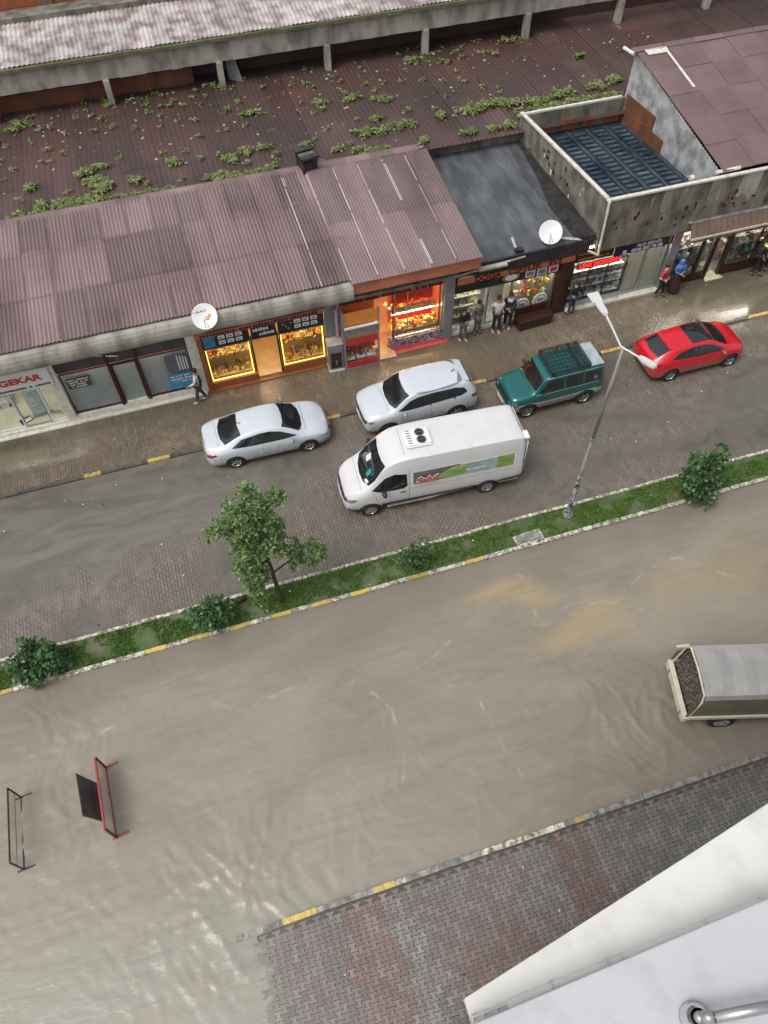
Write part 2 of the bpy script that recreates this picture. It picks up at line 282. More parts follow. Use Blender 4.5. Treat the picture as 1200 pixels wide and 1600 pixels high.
def water_mat():
    m = bpy.data.materials.new('muddy flood water'); m.use_nodes = True; n = m.node_tree.nodes; l = m.node_tree.links; b = n['Principled BSDF']
    tc = n.new('ShaderNodeTexCoord')
    def nz(sc, st=(1, 1, 1), det=5, dist=0, off=0):
        mm = n.new('ShaderNodeMapping'); mm.inputs['Scale'].default_value = st; mm.inputs['Location'].default_value = (off, off, 0); mm.inputs['Rotation'].default_value = (0, 0, R(12)); l.new(tc.outputs['Object'], mm.inputs[0])
        q = n.new('ShaderNodeTexNoise'); q.inputs['Scale'].default_value = sc; q.inputs['Detail'].default_value = det; q.inputs['Distortion'].default_value = dist; l.new(mm.outputs[0], q.inputs[0]); return q.outputs[0]
    def rng(i, a, c, d=0, e=1):
        q = n.new('ShaderNodeMapRange'); q.inputs[1].default_value = a; q.inputs[2].default_value = c; q.inputs[3].default_value = d; q.inputs[4].default_value = e; l.new(i, q.inputs[0]); return q.outputs[0]
    def mix(f, a, c):
        q = n.new('ShaderNodeMix'); q.data_type = 'RGBA'; l.new(f, q.inputs[0])
        for s_, v in ((6, a), (7, c)):
            if isinstance(v, tuple): q.inputs[s_].default_value = (*v, 1)
            else: l.new(v, q.inputs[s_])
        return q.outputs[2]
    c = mix(rng(nz(.28, (.6, 1.3, 1), 6, .8), .35, .65), (.240, .210, .165), (.300, .266, .213))
    at = n.new('ShaderNodeAttribute'); at.attribute_name = 'silt'; c = mix(at.outputs['Fac'], c, (.37, .29, .175))
    a2 = n.new('ShaderNodeAttribute'); a2.attribute_name = 'pale'; c = mix(a2.outputs['Fac'], c, (.335, .325, .28))  # bright haze-like veil mixed into the water colour, not a change in the mud
    c = mix(rng(nz(.9, (.30, 1.9, 1), 8, 2.2, 7), .48, .72, 0, .34), c, (.20, .178, .145))
    c = mix(rng(nz(.55, (.5, 1.2, 1), 7, 2.8, 21), .52, .7, 0, .45), c, (.33, .29, .225))
    c = mix(rng(nz(2.6, (.22, 2.4, 1), 6, 1.2, 3), .58, .74, 0, .35), c, (.36, .325, .265))
    at0 = n.new('ShaderNodeAttribute'); at0.attribute_name = 'deep'; c = mix(at0.outputs['Fac'], c, (.175, .155, .128))
    a3 = n.new('ShaderNodeAttribute'); a3.attribute_name = 'foam'; c = mix(a3.outputs['Fac'], c, (.50, .44, .34))
    l.new(c, b.inputs['Base Color']); b.inputs['Roughness'].default_value = .16; b.inputs['IOR'].default_value = 1.33
    bp = n.new('ShaderNodeBump'); bp.inputs['Distance'].default_value = .02; bp.inputs['Strength'].default_value = .45; l.new(nz(5.5, (.7, 1.2, 1), 4, .8), bp.inputs['Height']); l.new(bp.outputs[0], b.inputs['Normal'])
    return m
WATER = water_mat()
def sstep(a, b, x):
    t = max(0, min(1, (x - a) / (b - a))); return t * t * (3 - 2 * t)
def segd(px, py, pts):
    best = 9
    for (ax, ay), (bx, by) in zip(pts, pts[1:]):
        dx, dy = bx - ax, by - ay; t = max(0, min(1, ((px - ax) * dx + (py - ay) * dy) / (dx * dx + dy * dy))); best = min(best, math.hypot(px - ax - t * dx, py - ay - t * dy))
    return best
FOAM = [[(3.4, 8.75), (4.0, 8.95), (5.1, 9.3)], [(4.1, 8.0), (4.68, 7.84), (4.95, 6.6), (5.15, 5.47), (5.6, 4.9)], [(7.5, 10.75), (7.95, 10.5), (8.05, 9.49)], [(6.6, 9.6), (8.6, 9.1), (9.99, 8.63), (10.7, 8.9), (11.77, 8.54)], [(11, 9.2), (13, 9.9), (14.5, 8.9)], [(-2.5, 9.1), (0, 9.4), (2.2, 9.0)], [(-7.5, 9.8), (-5.2, 9.6)], [(1.8, 8.3), (2.6, 6.4), (2.4, 5.2)]]
def water_sheet(x0=-16, x1=26, y0=-4, y1=11.78, z=.05, st=.07):
    nx = int((x1 - x0) / st); ny = int((y1 - y0) / st); vs = []; foam = []; silt = []; pale = []; deep = []
    N = noise.noise
    for j in range(ny + 1):
        y = y0 + (y1 - y0) * j / ny
        for i in range(nx + 1):
            x = x0 + (x1 - x0) * i / nx
            if x > -1 and y < 2.9: vs.append((x, y, z - .08)); foam.append(0); silt.append(0); pale.append(0); deep.append(0); continue
            wx = x + .9 * N(Vector((x * .45, y * .45, 3))); wy = y + .9 * N(Vector((x * .45, y * .45, 9)))
            T = .2 + 1.0 * math.exp(-((x + 3.2) ** 2 / 4 + (y - 4.2) ** 2 / 2.6)) + 1.0 * math.exp(-((x - 9.2) ** 2 / 3.5 + (y - 5.4) ** 2 / 2.4)) + .35 * math.exp(-((x - 7.4) ** 2 / 6 + (y - 4.6) ** 2 / 1.5)) + .55 * math.exp(-((x + 6.9) ** 2 / 4 + (y - 8.0) ** 2 / 5)) + .35 * math.exp(-((x - .5) ** 2 / 10 + (y - 4.6) ** 2 / 3)) + .3 * math.exp(-((x + 7.6) ** 2 / 4 + (y - 10) ** 2 / 3))
            a = (1 - abs(N(Vector((wx * 1.1, wy * .75, 1))) * 2.2)) ** 3 if abs(N(Vector((wx * 1.1, wy * .75, 1)))) < .45 else 0; b_ = 1 - 2 * abs(N(Vector((wx * 3.0 + wy, wy * 1.9, 5)))); c = N(Vector((wx * 6.5, wy * 4 - wx * 2, 8)))
            h = .020 * a + .016 * b_ + .007 * c
            # small stems waves behind the frames
            h *= T * 1.9
            vs.append((x, y, z + h))
            d = min(segd(wx, wy, f) + .25 for f in FOAM) - .25
            jn = N(Vector((x * 2.2, y * 2.2, 2))) + .3 * N(Vector((x * 9, y * 9, 2)))
            fo = max(0, 1 - d / .055) * .6 * max(0, .35 + jn * 1.6) + .08 * sstep(.5, .95, a) * sstep(.4, .9, T) * max(0, .3 + jn)
            foam.append(min(.7, fo))
            s = sstep(.9, .2, math.hypot((wx - 7.3) / 2.4, (wy - 10.1) / .8)) + sstep(1, .2, math.hypot((wx - 9.0) / 2.6, (wy - 8.4) / .9)) * .9 + .5 * sstep(1, .3, math.hypot((wx - 14) / 3, (wy - 9) / 1.2))
            silt.append(min(1, s) * .95); deep.append(.55 * max(0, min(1, sstep(9.9, 11.6, wy) + .5 * sstep(6.5, 11, wx) * (1 - sstep(6.4, 8, wy)) + .35 * sstep(-2, -7, x) * sstep(8.5, 10, y))))
            pale.append((1 - sstep(2.0, 8.5, y)) * (1 - sstep(-5, 8, x)) * .8)  # veil of haze painted into the colour, strongest towards the near left
    me = bpy.data.meshes.new('water'); me.from_pydata(vs, [], [(j * (nx + 1) + i, j * (nx + 1) + i + 1, (j + 1) * (nx + 1) + i + 1, (j + 1) * (nx + 1) + i) for j in range(ny) for i in range(nx)])
    for nm, d in (('foam', foam), ('silt', silt), ('pale', pale), ('deep', deep)):
        a = me.attributes.new(nm, 'FLOAT', 'POINT'); a.data.foreach_set('value', d)
    me.materials.append(WATER); me.polygons.foreach_set('use_smooth', [True] * len(me.polygons))
    o = bpy.data.objects.new('water', me); COL.objects.link(o); tag(o, kind='structure')
water_sheet()
sheet('floodwater', -600, 600, -12, 11.7, -.02, WATER)

# near pavement of interlocking blocks
def walk_z(x): return -.03 + .17 * sstep(-4.6, -.9, x)
def pavers():
    b = MB(); px, py = .175, .21; a = py / 2; g = .009
    def cx(x, y): return x
    nx0, nx1 = int(-4.4 / px), int(15 / px)
    for i in range(nx0, nx1):
        off = a if i % 2 else 0
        for j in range(-3, 21):
            x = i * px; y = -1.0 + j * py + off
            if y > 3.07 or y < -1.6: continue
            z = walk_z(x) + random.uniform(-.004, .004)
            mid = px / 2; d = .028; ys = [-a + g, -a * .62, -a * .38, a * .38, a * .62, a - g]; gg = [1, 1, -1, -1, 1, 1]
            top = min(a - g, 3.13 - y)
            right = [(x + mid - g + d * k, y + min(q, top)) for q, k in zip(ys, gg)]; left = [(x - mid + g - d * k, y + min(q, top)) for q, k in zip(ys, gg)][::-1]
            n1 = noise.noise(Vector((x * .5, y * .7, 4)))
            m = 0
            if -.45 + n1 * .3 < x < .68 + n1 * .3 or 5.35 < x < 6.35 or (math.hypot((x - 3.1) / 1.2, (y - .9) / .75) < 1 + n1 * .5): m = 1
            elif x < -.4 or 1.5 < x < 5 or y > 2.4: m = 2
            if random.random() < .03: m = random.choice((0, 1, 2))
            t = random.uniform(.2, .8) - (.15 if x > 5 else 0)
            if random.random() < .05 and x < 2: t = 1.2
            if random.random() < sstep(-1.8, -2.9, x + n1 * .5): m = 3
            b.prism(right + left, z - .05, z, m, t)
    tag(b.build('pavement_blocks', [PAVG, PAVR, PAVP, mat('silted pavers', (.25, .235, .205), (.21, .195, .17), 3, tint=.15, rough=.1)]), kind='structure')
    s = MB(); X = [-3.9 + .3 * k for k in range(80)]
    vs = []
    for x in X: vs += [(x, -9, walk_z(x) - .012), (x, 3.13, walk_z(x) - .012)]
    s.add(vs, [(2 * k, 2 * k + 2, 2 * k + 3, 2 * k + 1) for k in range(len(X) - 1)]); tag(s.build('pavement_bed', JOINT), kind='structure')
    sheet('pavement_slabs', 15, 60, -9, 3.13, .13, PAVG)
pavers()

def kerb(name, x0, x1, y, wdt, zt, length, pick, mats, gap=.012, zfun=None, jit=.01):
    b = MB(); x = x0; k = 0
    while x < x1:
        m = pick(x + length / 2, k); j = random.uniform(-jit, jit); z = (zfun(x) if zfun else zt) + random.uniform(-.008, .008)
        if m is not None:
            # each stone slightly chipped: two or three pieces along its length
            cuts = sorted([0, 1] + [random.uniform(.2, .8) for _ in range(2)])
            for c0, c1 in zip(cuts, cuts[1:]):
                xa = x + gap / 2 + (length - gap) * c0; xb = x + gap / 2 + (length - gap) * c1
                ch = random.uniform(0, .018)
                b.prism([(xa, y - wdt / 2 + j + ch * .6), (xb, y - wdt / 2 + j + random.uniform(0, .012)), (xb, y + wdt / 2 + j), (xa, y + wdt / 2 + j - random.uniform(0, .012))], -.1, z - ch * .5, m, random.random())
        x += length; k += 1
    return tag(b.build(name, mats, bevel=0), kind='structure')
def pk_med(x, k):
    if -4.6 < x < 3.4: return 1 if k % 2 else 0
    return 1 if random.random() < .06 else 0
kerb('kerb', -30, 50, 11.74, .14, .16, .66, pk_med, [KERB, KYEL])
kerb('kerb', -30, 50, 12.84, .12, .14, .66, lambda x, k: 0, [KERB, KYEL])
YK = [(-3.2, -2.35), (3.5, 4.1), (9.5, 10.15), (15.1, 16.1), (21.9, 22.9), (-5.5, -4.9)]
kerb('kerb', -30, 50, 19.38, .16, .085, .1, lambda x, k: 1 if any(a < x < c for a, c in YK) else 0, [KDARK, KYEL], gap=0, jit=.001)
def pk_low(x, k):
    if -2.05 < x < -1.15 or .45 < x < 1.05 or 6.15 < x < 6.6: return 1
    if 1.05 < x < 1.5 or 3.4 < x < 5.8: return 2
    return 0
kerb('kerb', -3.1, 50, 3.22, .15, .15, .3, pk_low, [KGREY, KYEL, KERB], zfun=lambda x: walk_z(x) + .05 + (.012 if -2.05 < x < -1.15 else 0), gap=.006, jit=.003)

# median bed, grass, slabs
b = MB(); b.box(-30, 50, 11.81, 12.78, -.1, .10); tag(b.build('median_bed', GRASSBASE), kind='structure')
def grass():
    b = MB()
    for k in range(36000):
        x = random.uniform(-11, 24); y = random.uniform(11.83, 12.77)
        dn = noise.noise(Vector((x * 1.3, y * 1.6, 2))) + .5 * noise.noise(Vector((x * 4, y * 4, 6)))
        if dn < -.18 or noise.noise(Vector((x * .8, y * .9, 31))) < -.36: continue
        if 8.1 < x < 9.4 and y < 12.15: continue
        h = random.uniform(.05, .13) * (1.2 + dn); an = random.uniform(0, 6.28); l_ = random.uniform(.02, .07); w_ = random.uniform(.008, .018)
        dx, dy = math.cos(an), math.sin(an); z = .1
        b.add([(x - dy * w_, y + dx * w_, z), (x + dy * w_, y - dx * w_, z), (x + dx * l_, y + dy * l_, z + h)], [(0, 1, 2)], 0, max(0, min(1, .5 + dn * .5 + random.uniform(-.35, .35))))
    tag(b.build('grass', BLADE), 'short wet grass and weeds filling the narrow median between its two kerbs', 'grass', kind='stuff')
grass()
mh = empty('drain_cover', (8.7, 12.02, .1), R(3), 'grey rectangular concrete drain cover in the grass beside the lamp post', 'drain cover')
part('slab', KGREY, mh, lambda b: b.box(-.42, .42, -.14, .14, .0, .05), bevel=.01)
part('rim', KERB, mh, lambda b: [b.box(-.5, .5, -.21, -.15, 0, .035), b.box(-.5, .5, .15, .21, 0, .035), b.box(-.5, -.43, -.15, .15, 0, .035), b.box(.43, .5, -.15, .15, 0, .035)])
def grate():
    g = empty('broken_grate', (-7.95, 11.98, .1), R(2), 'small broken grey concrete grate under the leftmost dark bush', 'grate')
    part('slat', KGREY, g, lambda b: [b.box(-.28 + k * .15, -.19 + k * .15, -.1, .1, 0, .06) for k in range(4)])
    part('rim', KGREY, g, lambda b: [b.box(-.34, .34, -.14, -.105, 0, .05), b.box(-.34, .34, .105, .14, 0, .05)])
grate()

# ------------------------------------------------------------------ roofs and buildings
def corr(b, x0, x1, p0, p1, pitch=.105, amp=.016, tint=.5, m=0, skew=0.0):
    """corrugated sheet between x0..x1, from (y,z)=p0 down to p1"""
    n = max(2, int((x1 - x0) / pitch * 4)); vs = []
    for i in range(n + 1):
        x = x0 + (x1 - x0) * i / n; h = amp * math.sin(2 * math.pi * x / pitch)
        vs += [(x + skew, p0[0], p0[1] + h), (x, p1[0], p1[1] + h)]
    b.add(vs, [(2 * i, 2 * i + 2, 2 * i + 3, 2 * i + 1) for i in range(n)], m, tint)
    return b
def roof_field(name, parent, m, x0, x1, p0, p1, rows, wid, pitch=.105, amp=.016, lap=.012, seed=1, skew=0, xj=.0):
    rnd = random.Random(seed); b = MB()
    for r_ in range(rows):
        f0 = r_ / rows; f1 = min(1, (r_ + 1) / rows + .03)
        q0 = (p0[0] + (p1[0] - p0[0]) * f0, p0[1] + (p1[1] - p0[1]) * f0); q1 = (p0[0] + (p1[0] - p0[0]) * f1, p0[1] + (p1[1] - p0[1]) * f1)
        x = x0
        while x < x1 - .05:
            xe = min(x1, x + wid); j = rnd.uniform(-.006, .006); l_ = lap * (r_ % 2) + j + lap * .6 * (int(x / wid) % 2)
            corr(b, x, xe, (q0[0], q0[1] + l_), (q1[0] + (rnd.uniform(-xj, xj) if r_ == 0 or True else 0), q1[1] + l_ + .01), pitch, amp, rnd.uniform(.1, .9), 0, skew)
            x = xe
    return b.build(name, m, parent, smooth=True)

A = empty('shop_building', (0, 22.3, 0), 0, 'long single storey shop row under a maroon corrugated roof, left of the tar roof', 'building')
def P(name, m, fn, par=None, **k):      # part of a building at the empty's place, given in world coordinates
    par = par or A; o = part(name, m, None, fn, **k); o.parent = par; o.matrix_parent_inverse = Matrix.Translation(par.location).inverted(); return o
def reparent(o, par): o.parent = par; o.matrix_parent_inverse = Matrix.Translation(par.location).inverted(); return o
reparent(roof_field('roof', None, ROOFM, -16, 5.3, (21.45, 4.5), (28.0, 5.02), 3, .95, pitch=.135, amp=.03, seed=3, xj=.04, lap=.02), A)
reparent(roof_field('roof', None, ROOFM, 5.3, 10.3, (21.30, 4.42), (27.6, 5.05), 2, 1.02, pitch=.12, amp=.014, seed=5, xj=.02, lap=.02, skew=0), A)
def seams2(b):
    rnd = random.Random(4)
    for x in (4.3, 5.3, 6.35, 7.35, 8.35, 9.3):
        y = 21.45
        while y < 27.3:
            y2 = min(27.4, y + rnd.uniform(1.2, 3.6)); h = lambda q: 4.478 + (q - 21.3) * .1
            if rnd.random() < .95:
                w_ = rnd.uniform(.007, .016)
                for dx in ((0,) if rnd.random() < .6 else (0, .06)):
                    b.add([(x + dx - w_, y, h(y)), (x + dx + w_, y, h(y)), (x + dx + w_, y2, h(y2)), (x + dx - w_, y2, h(y2))], [(0, 1, 2, 3)], 0, rnd.random())
            y = y2 + rnd.uniform(0.02, .35)
P('roof_seam', WPAINT, seams2)
def dark_seams(b):
    rnd = random.Random(41); h = lambda q: 4.56 + (q - 21.45) * .0795
    for k in range(23):
        x = -16 + .95 * k
        if x < -8.5 or x > 5.1: continue
        for y in (21.5, 23.7, 25.9):
            if rnd.random() < .8:
                y2 = y + rnd.uniform(.8, 2.15); w_ = rnd.uniform(.006, .014); b.add([(x - w_, y, h(y)), (x + w_, y, h(y)), (x + w_, y2, h(y2)), (x - w_, y2, h(y2))], [(0, 1, 2, 3)], 0, rnd.random())
    for y in (23.62, 25.8):
        x = -8.5
        while x < 5:
            x2 = x + .95; yy = y + rnd.uniform(-.03, .03)
            if rnd.random() < .75: b.add([(x, yy, h(yy)), (x2, yy, h(yy)), (x2, yy + .02, h(yy)), (x, yy + .02, h(yy))], [(0, 1, 2, 3)], 0, .5)
            x = x2
P('lap_seam', ROOFD, dark_seams)
P('ridge_cap', ROOFM, lambda b: [b.add([(x, 27.75, 5.0), (x + 1.0, 27.75, 5.0), (x + 1.0, 28.0, 5.09), (x, 28.0, 5.09), (x, 28.2, 5.0), (x + 1.0, 28.2, 5.0)], [(0, 1, 2, 3), (3, 2, 5, 4)], 0, random.random()) for x in [-16 + k for k in range(26)]])
# rounded concrete eave beam
def eave(b):
    n = 60; vs = []; K = 9
    for i in range(n + 1):
        x = -16 + 21.4 * i / n; s = .03 * noise.noise(Vector((x, 0, 0)))
        for k in range(K):
            a = R(100) - R(200) * k / (K - 1)
            vs.append((x, 21.62 - .22 * math.cos(a - R(0)) + s - .12, 4.0 + .42 * math.sin(a) + .5 * s))
        vs.append((x, 22.3, 3.55))
    K += 1
    b.add(vs, [(i * K + k, i * K + k + 1, (i + 1) * K + k + 1, (i + 1) * K + k) for i in range(n) for k in range(K - 1)])
    b.add([vs[n * K + k] for k in range(K)], [tuple(range(K))])
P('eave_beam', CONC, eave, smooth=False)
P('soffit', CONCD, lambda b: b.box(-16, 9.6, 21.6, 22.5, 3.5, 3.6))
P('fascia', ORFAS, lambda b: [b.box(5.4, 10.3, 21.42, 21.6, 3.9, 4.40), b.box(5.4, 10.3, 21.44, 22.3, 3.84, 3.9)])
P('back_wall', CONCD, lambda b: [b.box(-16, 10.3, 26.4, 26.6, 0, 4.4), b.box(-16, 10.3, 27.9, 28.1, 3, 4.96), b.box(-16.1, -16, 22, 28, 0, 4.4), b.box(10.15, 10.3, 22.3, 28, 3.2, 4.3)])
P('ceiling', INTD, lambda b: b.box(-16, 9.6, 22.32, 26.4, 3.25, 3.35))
P('lintel', CONCD, lambda b: b.box(-16, 9.6, 22.28, 22.48, 2.98, 3.5))
for x0, x1, m in ((-5.78, -5.46, WPAINT), (-.78, -.42, WPAINT), (4.42, 4.92, GREYP), (9.22, 9.62, GREYP)):
    P('pillar', m, lambda b: b.box(x0, x1, 22.05 if m is GREYP and x0 > 9 else 22.16, 22.5, 0, 3.5))
    P('partition', INTW, lambda b: b.box(x0 + .1, x1 - .1, 22.5, 26.4, 0, 3.25))

def unit_floor(x0, x1, m, par=None, yb=26.4): P('floor', m, lambda b: b.box(x0, x1, 22.3, yb, -.1, .12), par)
def window(par, x0, x1, y, z0, z1, fm, pm, fw=.05, depth=.06, mull=(), name='window', trans=()):
    o = P(name, fm, lambda b: [b.box(x0, x1, y, y + depth, z0, z0 + fw), b.box(x0, x1, y, y + depth, z1 - fw, z1), b.box(x0, x0 + fw, y, y + depth, z0 + fw, z1 - fw), b.box(x1 - fw, x1, y, y + depth, z0 + fw, z1 - fw)] + [b.box(q - fw / 2, q + fw / 2, y + .005, y + depth - .005, z0 + fw, z1 - fw) for q in mull] + [b.box(x0 + fw, x1 - fw, y + .008, y + depth - .008, q - fw / 2, q + fw / 2) for q in trans], par)
    g = part('pane', pm, o, lambda b: b.box(x0 + fw, x1 - fw, y + depth * .4, y + depth * .4 + .008, z0 + fw, z1 - fw)); return o
def lamp_strip(par, x0, x1, y, z, m): P('ceiling_lamp', m, lambda b: b.box(x0, x1, y - .06, y + .06, z - .06, z), par)
def sgn(name, label, x0, x1, y, z0, z1, m, d=.08, cat='sign', border=None):
    e = empty(name, ((x0 + x1) / 2, y, (z0 + z1) / 2), 0, label, cat); hx = (x1 - x0) / 2; hz = (z1 - z0) / 2
    part('board', m, e, lambda b: b.box(-hx, hx, 0, d, -hz, hz), bevel=.008)
    if border: part('edge_trim', border, e, lambda b: [b.box(-hx, hx, -.02, .0, hz - .03, hz + .01), b.box(-hx, hx, -.02, .0, -hz - .01, -hz + .03)])
    return e
def scribble(parent, m, x0, x1, z, h, y=-.012, seed=0, name='fine_print'):
    """fine print too small to read: a broken line of short strokes"""
    rnd = random.Random(seed); b = MB(); x = x0
    while x < x1:
        w_ = rnd.uniform(.5, 1.1) * h; b.box(x, x + w_ * .75, y, y + .01, z - h / 2, z + h * rnd.uniform(.25, .5)); x += w_ * (1 if rnd.random() < .85 else 2)
    return b.build(name, m, parent)

# -- unit 1: office with white sign
unit_floor(-16, -5.78, CREAM)
window(A, -9.6, -7.3, 22.3, .22, 2.9, WHITE, PANE); window(A, -7.3, -6.35, 22.3, .2, 2.3, STEEL, PANE, name='door'); window(A, -6.35, -5.8, 22.3, .22, 2.9, WHITE, PANE)
P('sill', WPAINT, lambda b: b.box(-16, -5.78, 22.16, 22.3, 0, .2)); P('doorstep', WPAINT, lambda b: b.box(-16, -5.3, 21.98, 22.16, 0, .12))
P('paving_strip', WPAINT, lambda b: b.box(-5.3, -.5, 22.0, 22.16, 0, .13))
lamp_strip(A, -9, -6, 23, 3.25, LAMPWHITE); lamp_strip(A, -5.2, -1, 22.39, 2.86, LAMPWHITE)
s = sgn('shop_sign', 'white sign board with red letters above the leftmost shop window', -9.9, -5.62, 22.08, 2.18, 3.04, WHITE)
text('GEKAR', .36, (1.12, -.01, .06), mat('red lettering', (.62, .05, .04)), s, sx=1.25, bold=.012)
text('\u25c4', .3, (.0, -.01, .02), MATS['red lettering'], s, name='arrow_mark')
scribble(s, BLACK, -.7, 2.0, -.3, .08, seed=5)
pb = empty('roller_banner', (-6.72, 22.9, .12), R(6), 'tall white roller banner with blue strokes behind the office glass', 'banner')
part('panel', WHITE, pb, lambda b: b.box(-.33, .33, 0, .015, .08, 1.95)); part('base', STEEL, pb, lambda b: b.box(-.36, .36, -.08, .1, 0, .08), bevel=.01)
part('print', mat('pale blue print', (.25, .45, .62)), pb, lambda b: [b.box(random.uniform(-.25, 0), random.uniform(.02, .27), -.006, 0, .3 + k * .11, .34 + k * .11) for k in range(9)] )
part('emblem', MATS['red lettering'], pb, lambda b: b.box(-.22, .02, -.006, 0, 1.55, 1.8))
for k, x in enumerate((-7.95, -7.6)):
    q = empty('notice', (x, 22.27, 1.55), R(0), ('left' if k == 0 else 'right') + ' of two white paper notices taped to the office window', 'notice')
    part('paper', WHITE, q, lambda b: b.box(-.13, .13, 0, .008, -.17, .17)); part('fine_print', KGREY, q, lambda b: [b.box(-.09, .09, -.004, -.001, -.1 + j * .07, -.085 + j * .07) for j in range(4)])
mg = empty('magazine', (-7.35, 22.75, .13), R(25), 'dark blue leaflet lying open on the office floor behind the glass', 'leaflet')
part('cover', NAVY, mg, lambda b: b.box(-.22, .22, -.15, .15, 0, .02)); part('page', WHITE, mg, lambda b: b.box(-.1, .2, -.12, .06, .021, .026))
dk = empty('office_desk', (-8.6, 24.0, .12), 0, 'beige office desk standing inside the leftmost shop', 'desk')
part('desk_top', CREAM, dk, lambda b: b.box(-.9, .9, -.4, .4, .72, .76)); part('side_panel', CREAM, dk, lambda b: [b.box(-.88, -.84, -.38, .38, 0, .72), b.box(.84, .88, -.38, .38, 0, .72)]); part('modesty_panel', CREAM, dk, lambda b: b.box(-.84, .84, -.36, -.33, .2, .72))

# -- unit 2: empty shop behind dark red frames
unit_floor(-5.46, -.78, TILEG)
P('display_back', mat('grey blind panel', (.62, .65, .65), (.52, .55, .55), 2, rough=.5), lambda b: b.box(-5.4, -.8, 22.42, 22.46, .3, 2.3))
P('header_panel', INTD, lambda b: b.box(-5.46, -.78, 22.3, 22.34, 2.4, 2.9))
P('sill', WPAINT, lambda b: b.box(-5.46, -.78, 22.18, 22.4, 0, .32))
window(A, -5.44, -3.66, 22.3, .33, 2.35, DARKRED, PANEG, .05); window(A, -3.62, -2.66, 22.28, .2, 2.35, DARKRED, PANEG, .09, name='door'); window(A, -2.62, -.80, 22.3, .33, 2.35, DARKRED, PANEG, .05)
P('post', DARKRED, lambda b: [b.box(-3.70, -3.60, 22.2, 22.3, 0, 3.0), b.box(-2.68, -2.58, 22.2, 22.3, 0, 3.0)])
P('curtain_rail', STEEL, lambda b: b.cyl((-4.1, 22.25, 2.95), (-3.2, 22.2, 2.72), .02))
q = empty('window_notice', (-4.85, 22.27, 1.85), 0, 'black notice with lines of white print on the empty shop window', 'notice')
part('panel', INTD, q, lambda b: b.box(-.42, .42, 0, .01, -.25, .25))
for k in range(4): scribble(q, WHITE, -.38 + .03 * k, .36 - .05 * k, .16 - .11 * k, .06, y=-.008, seed=20 + k)
q = empty('window_poster', (-1.3, 22.27, .85), 0, 'blue and green poster in the lower corner of the empty shop window', 'poster')
BLUEP = mat('blue print', (.06, .2, .45), (.05, .3, .5), 3); GREENP = mat('green print', (.15, .5, .35), (.1, .4, .3), 3)
part('panel', BLUEP, q, lambda b: b.box(-.48, .45, 0, .01, -.38, .36)); part('print', GREENP, q, lambda b: [b.box(-.35, .05, -.006, 0, -.05, .02), b.box(-.35, .0, -.006, 0, .08, .12)]); 
for k in range(3): scribble(q, WHITE, -.4 + .4 * (k > 1), .4, .25 - .14 * k, .07, y=-.008, seed=30 + k)
q = empty('window_poster', (-1.25, 22.27, 1.75), 0, 'grey poster with pale vertical stripes above the blue poster', 'poster')
part('panel', mat('slate print', (.10, .11, .14), (.16, .15, .2), 4), q, lambda b: b.box(-.45, .4, 0, .01, -.42, .42)); part('stripe', WHITE, q, lambda b: [b.box(-.02 + k * .1, .02 + k * .1, -.006, 0, -.38, .38 - .05 * k) for k in range(4)])

# -- unit 3: yellow lit delicatessen
unit_floor(-.42, 4.42, mat('amber floor tile', (.72, .55, .32), (.62, .45, .25), 5, rough=.25))
P('interior_wall', INTY, lambda b: [b.box(-.4, 4.4, 26.3, 26.38, .12, 3.2), b.box(-.36, -.3, 22.5, 26.3, .12, 3.2), b.box(4.34, 4.4, 22.5, 26.3, .12, 3.2)])
P('brown_jamb', TERRA, lambda b: [b.box(-.42, -.24, 22.1, 22.4, 0, 2.95)])
P('plinth', TERRA, lambda b: [b.box(-.24, 1.56, 22.16, 22.36, 0, .42), b.box(2.6, 4.42, 22.16, 22.36, 0, .46), b.box(-.42, 4.42, 22.02, 22.16, 0, .12)])
for x0, x1 in ((-.24, 1.52), (2.62, 4.38)):
    window(A, x0, x1, 22.28, .43, 2.14, BLACK, PANE, .05)
    P('led_frame', LEDY, lambda b: [b.box(x0 + .05, x1 - .05, 22.25, 22.278, .44, .50), b.box(x0 + .05, x0 + .09, 22.25, 22.278, .5, 2.1), b.box(x1 - .09, x1 - .05, 22.25, 22.278, .5, 2.1)])
    P('display_shelf', INTY, lambda b: [b.box(x0 + .06, x1 - .06, 22.4, 23.0, .44, .48), b.box(x0 + .06, x1 - .06, 22.65, 23.0, 1.28, 1.31), b.box(x0 + .06, x1 - .06, 23.0, 23.04, .44, 2.3)])
P('door', BLACK, lambda b: [b.box(1.54, 1.6, 22.28, 22.36, .12, 2.2), b.box(2.54, 2.6, 22.28, 22.36, .12, 2.2)])
lamp_strip(A, 0, 1.4, 22.46, 2.96, LAMPWARM); lamp_strip(A, 2.7, 4.1, 22.46, 2.96, LAMPWARM); lamp_strip(A, 1.6, 2.5, 24.5, 3.24, LAMPWARM)
P('canopy_strip', ORFAS, lambda b: b.box(-.45, 4.42, 21.92, 22.06, 2.98, 3.12))
rnd = random.Random(2)
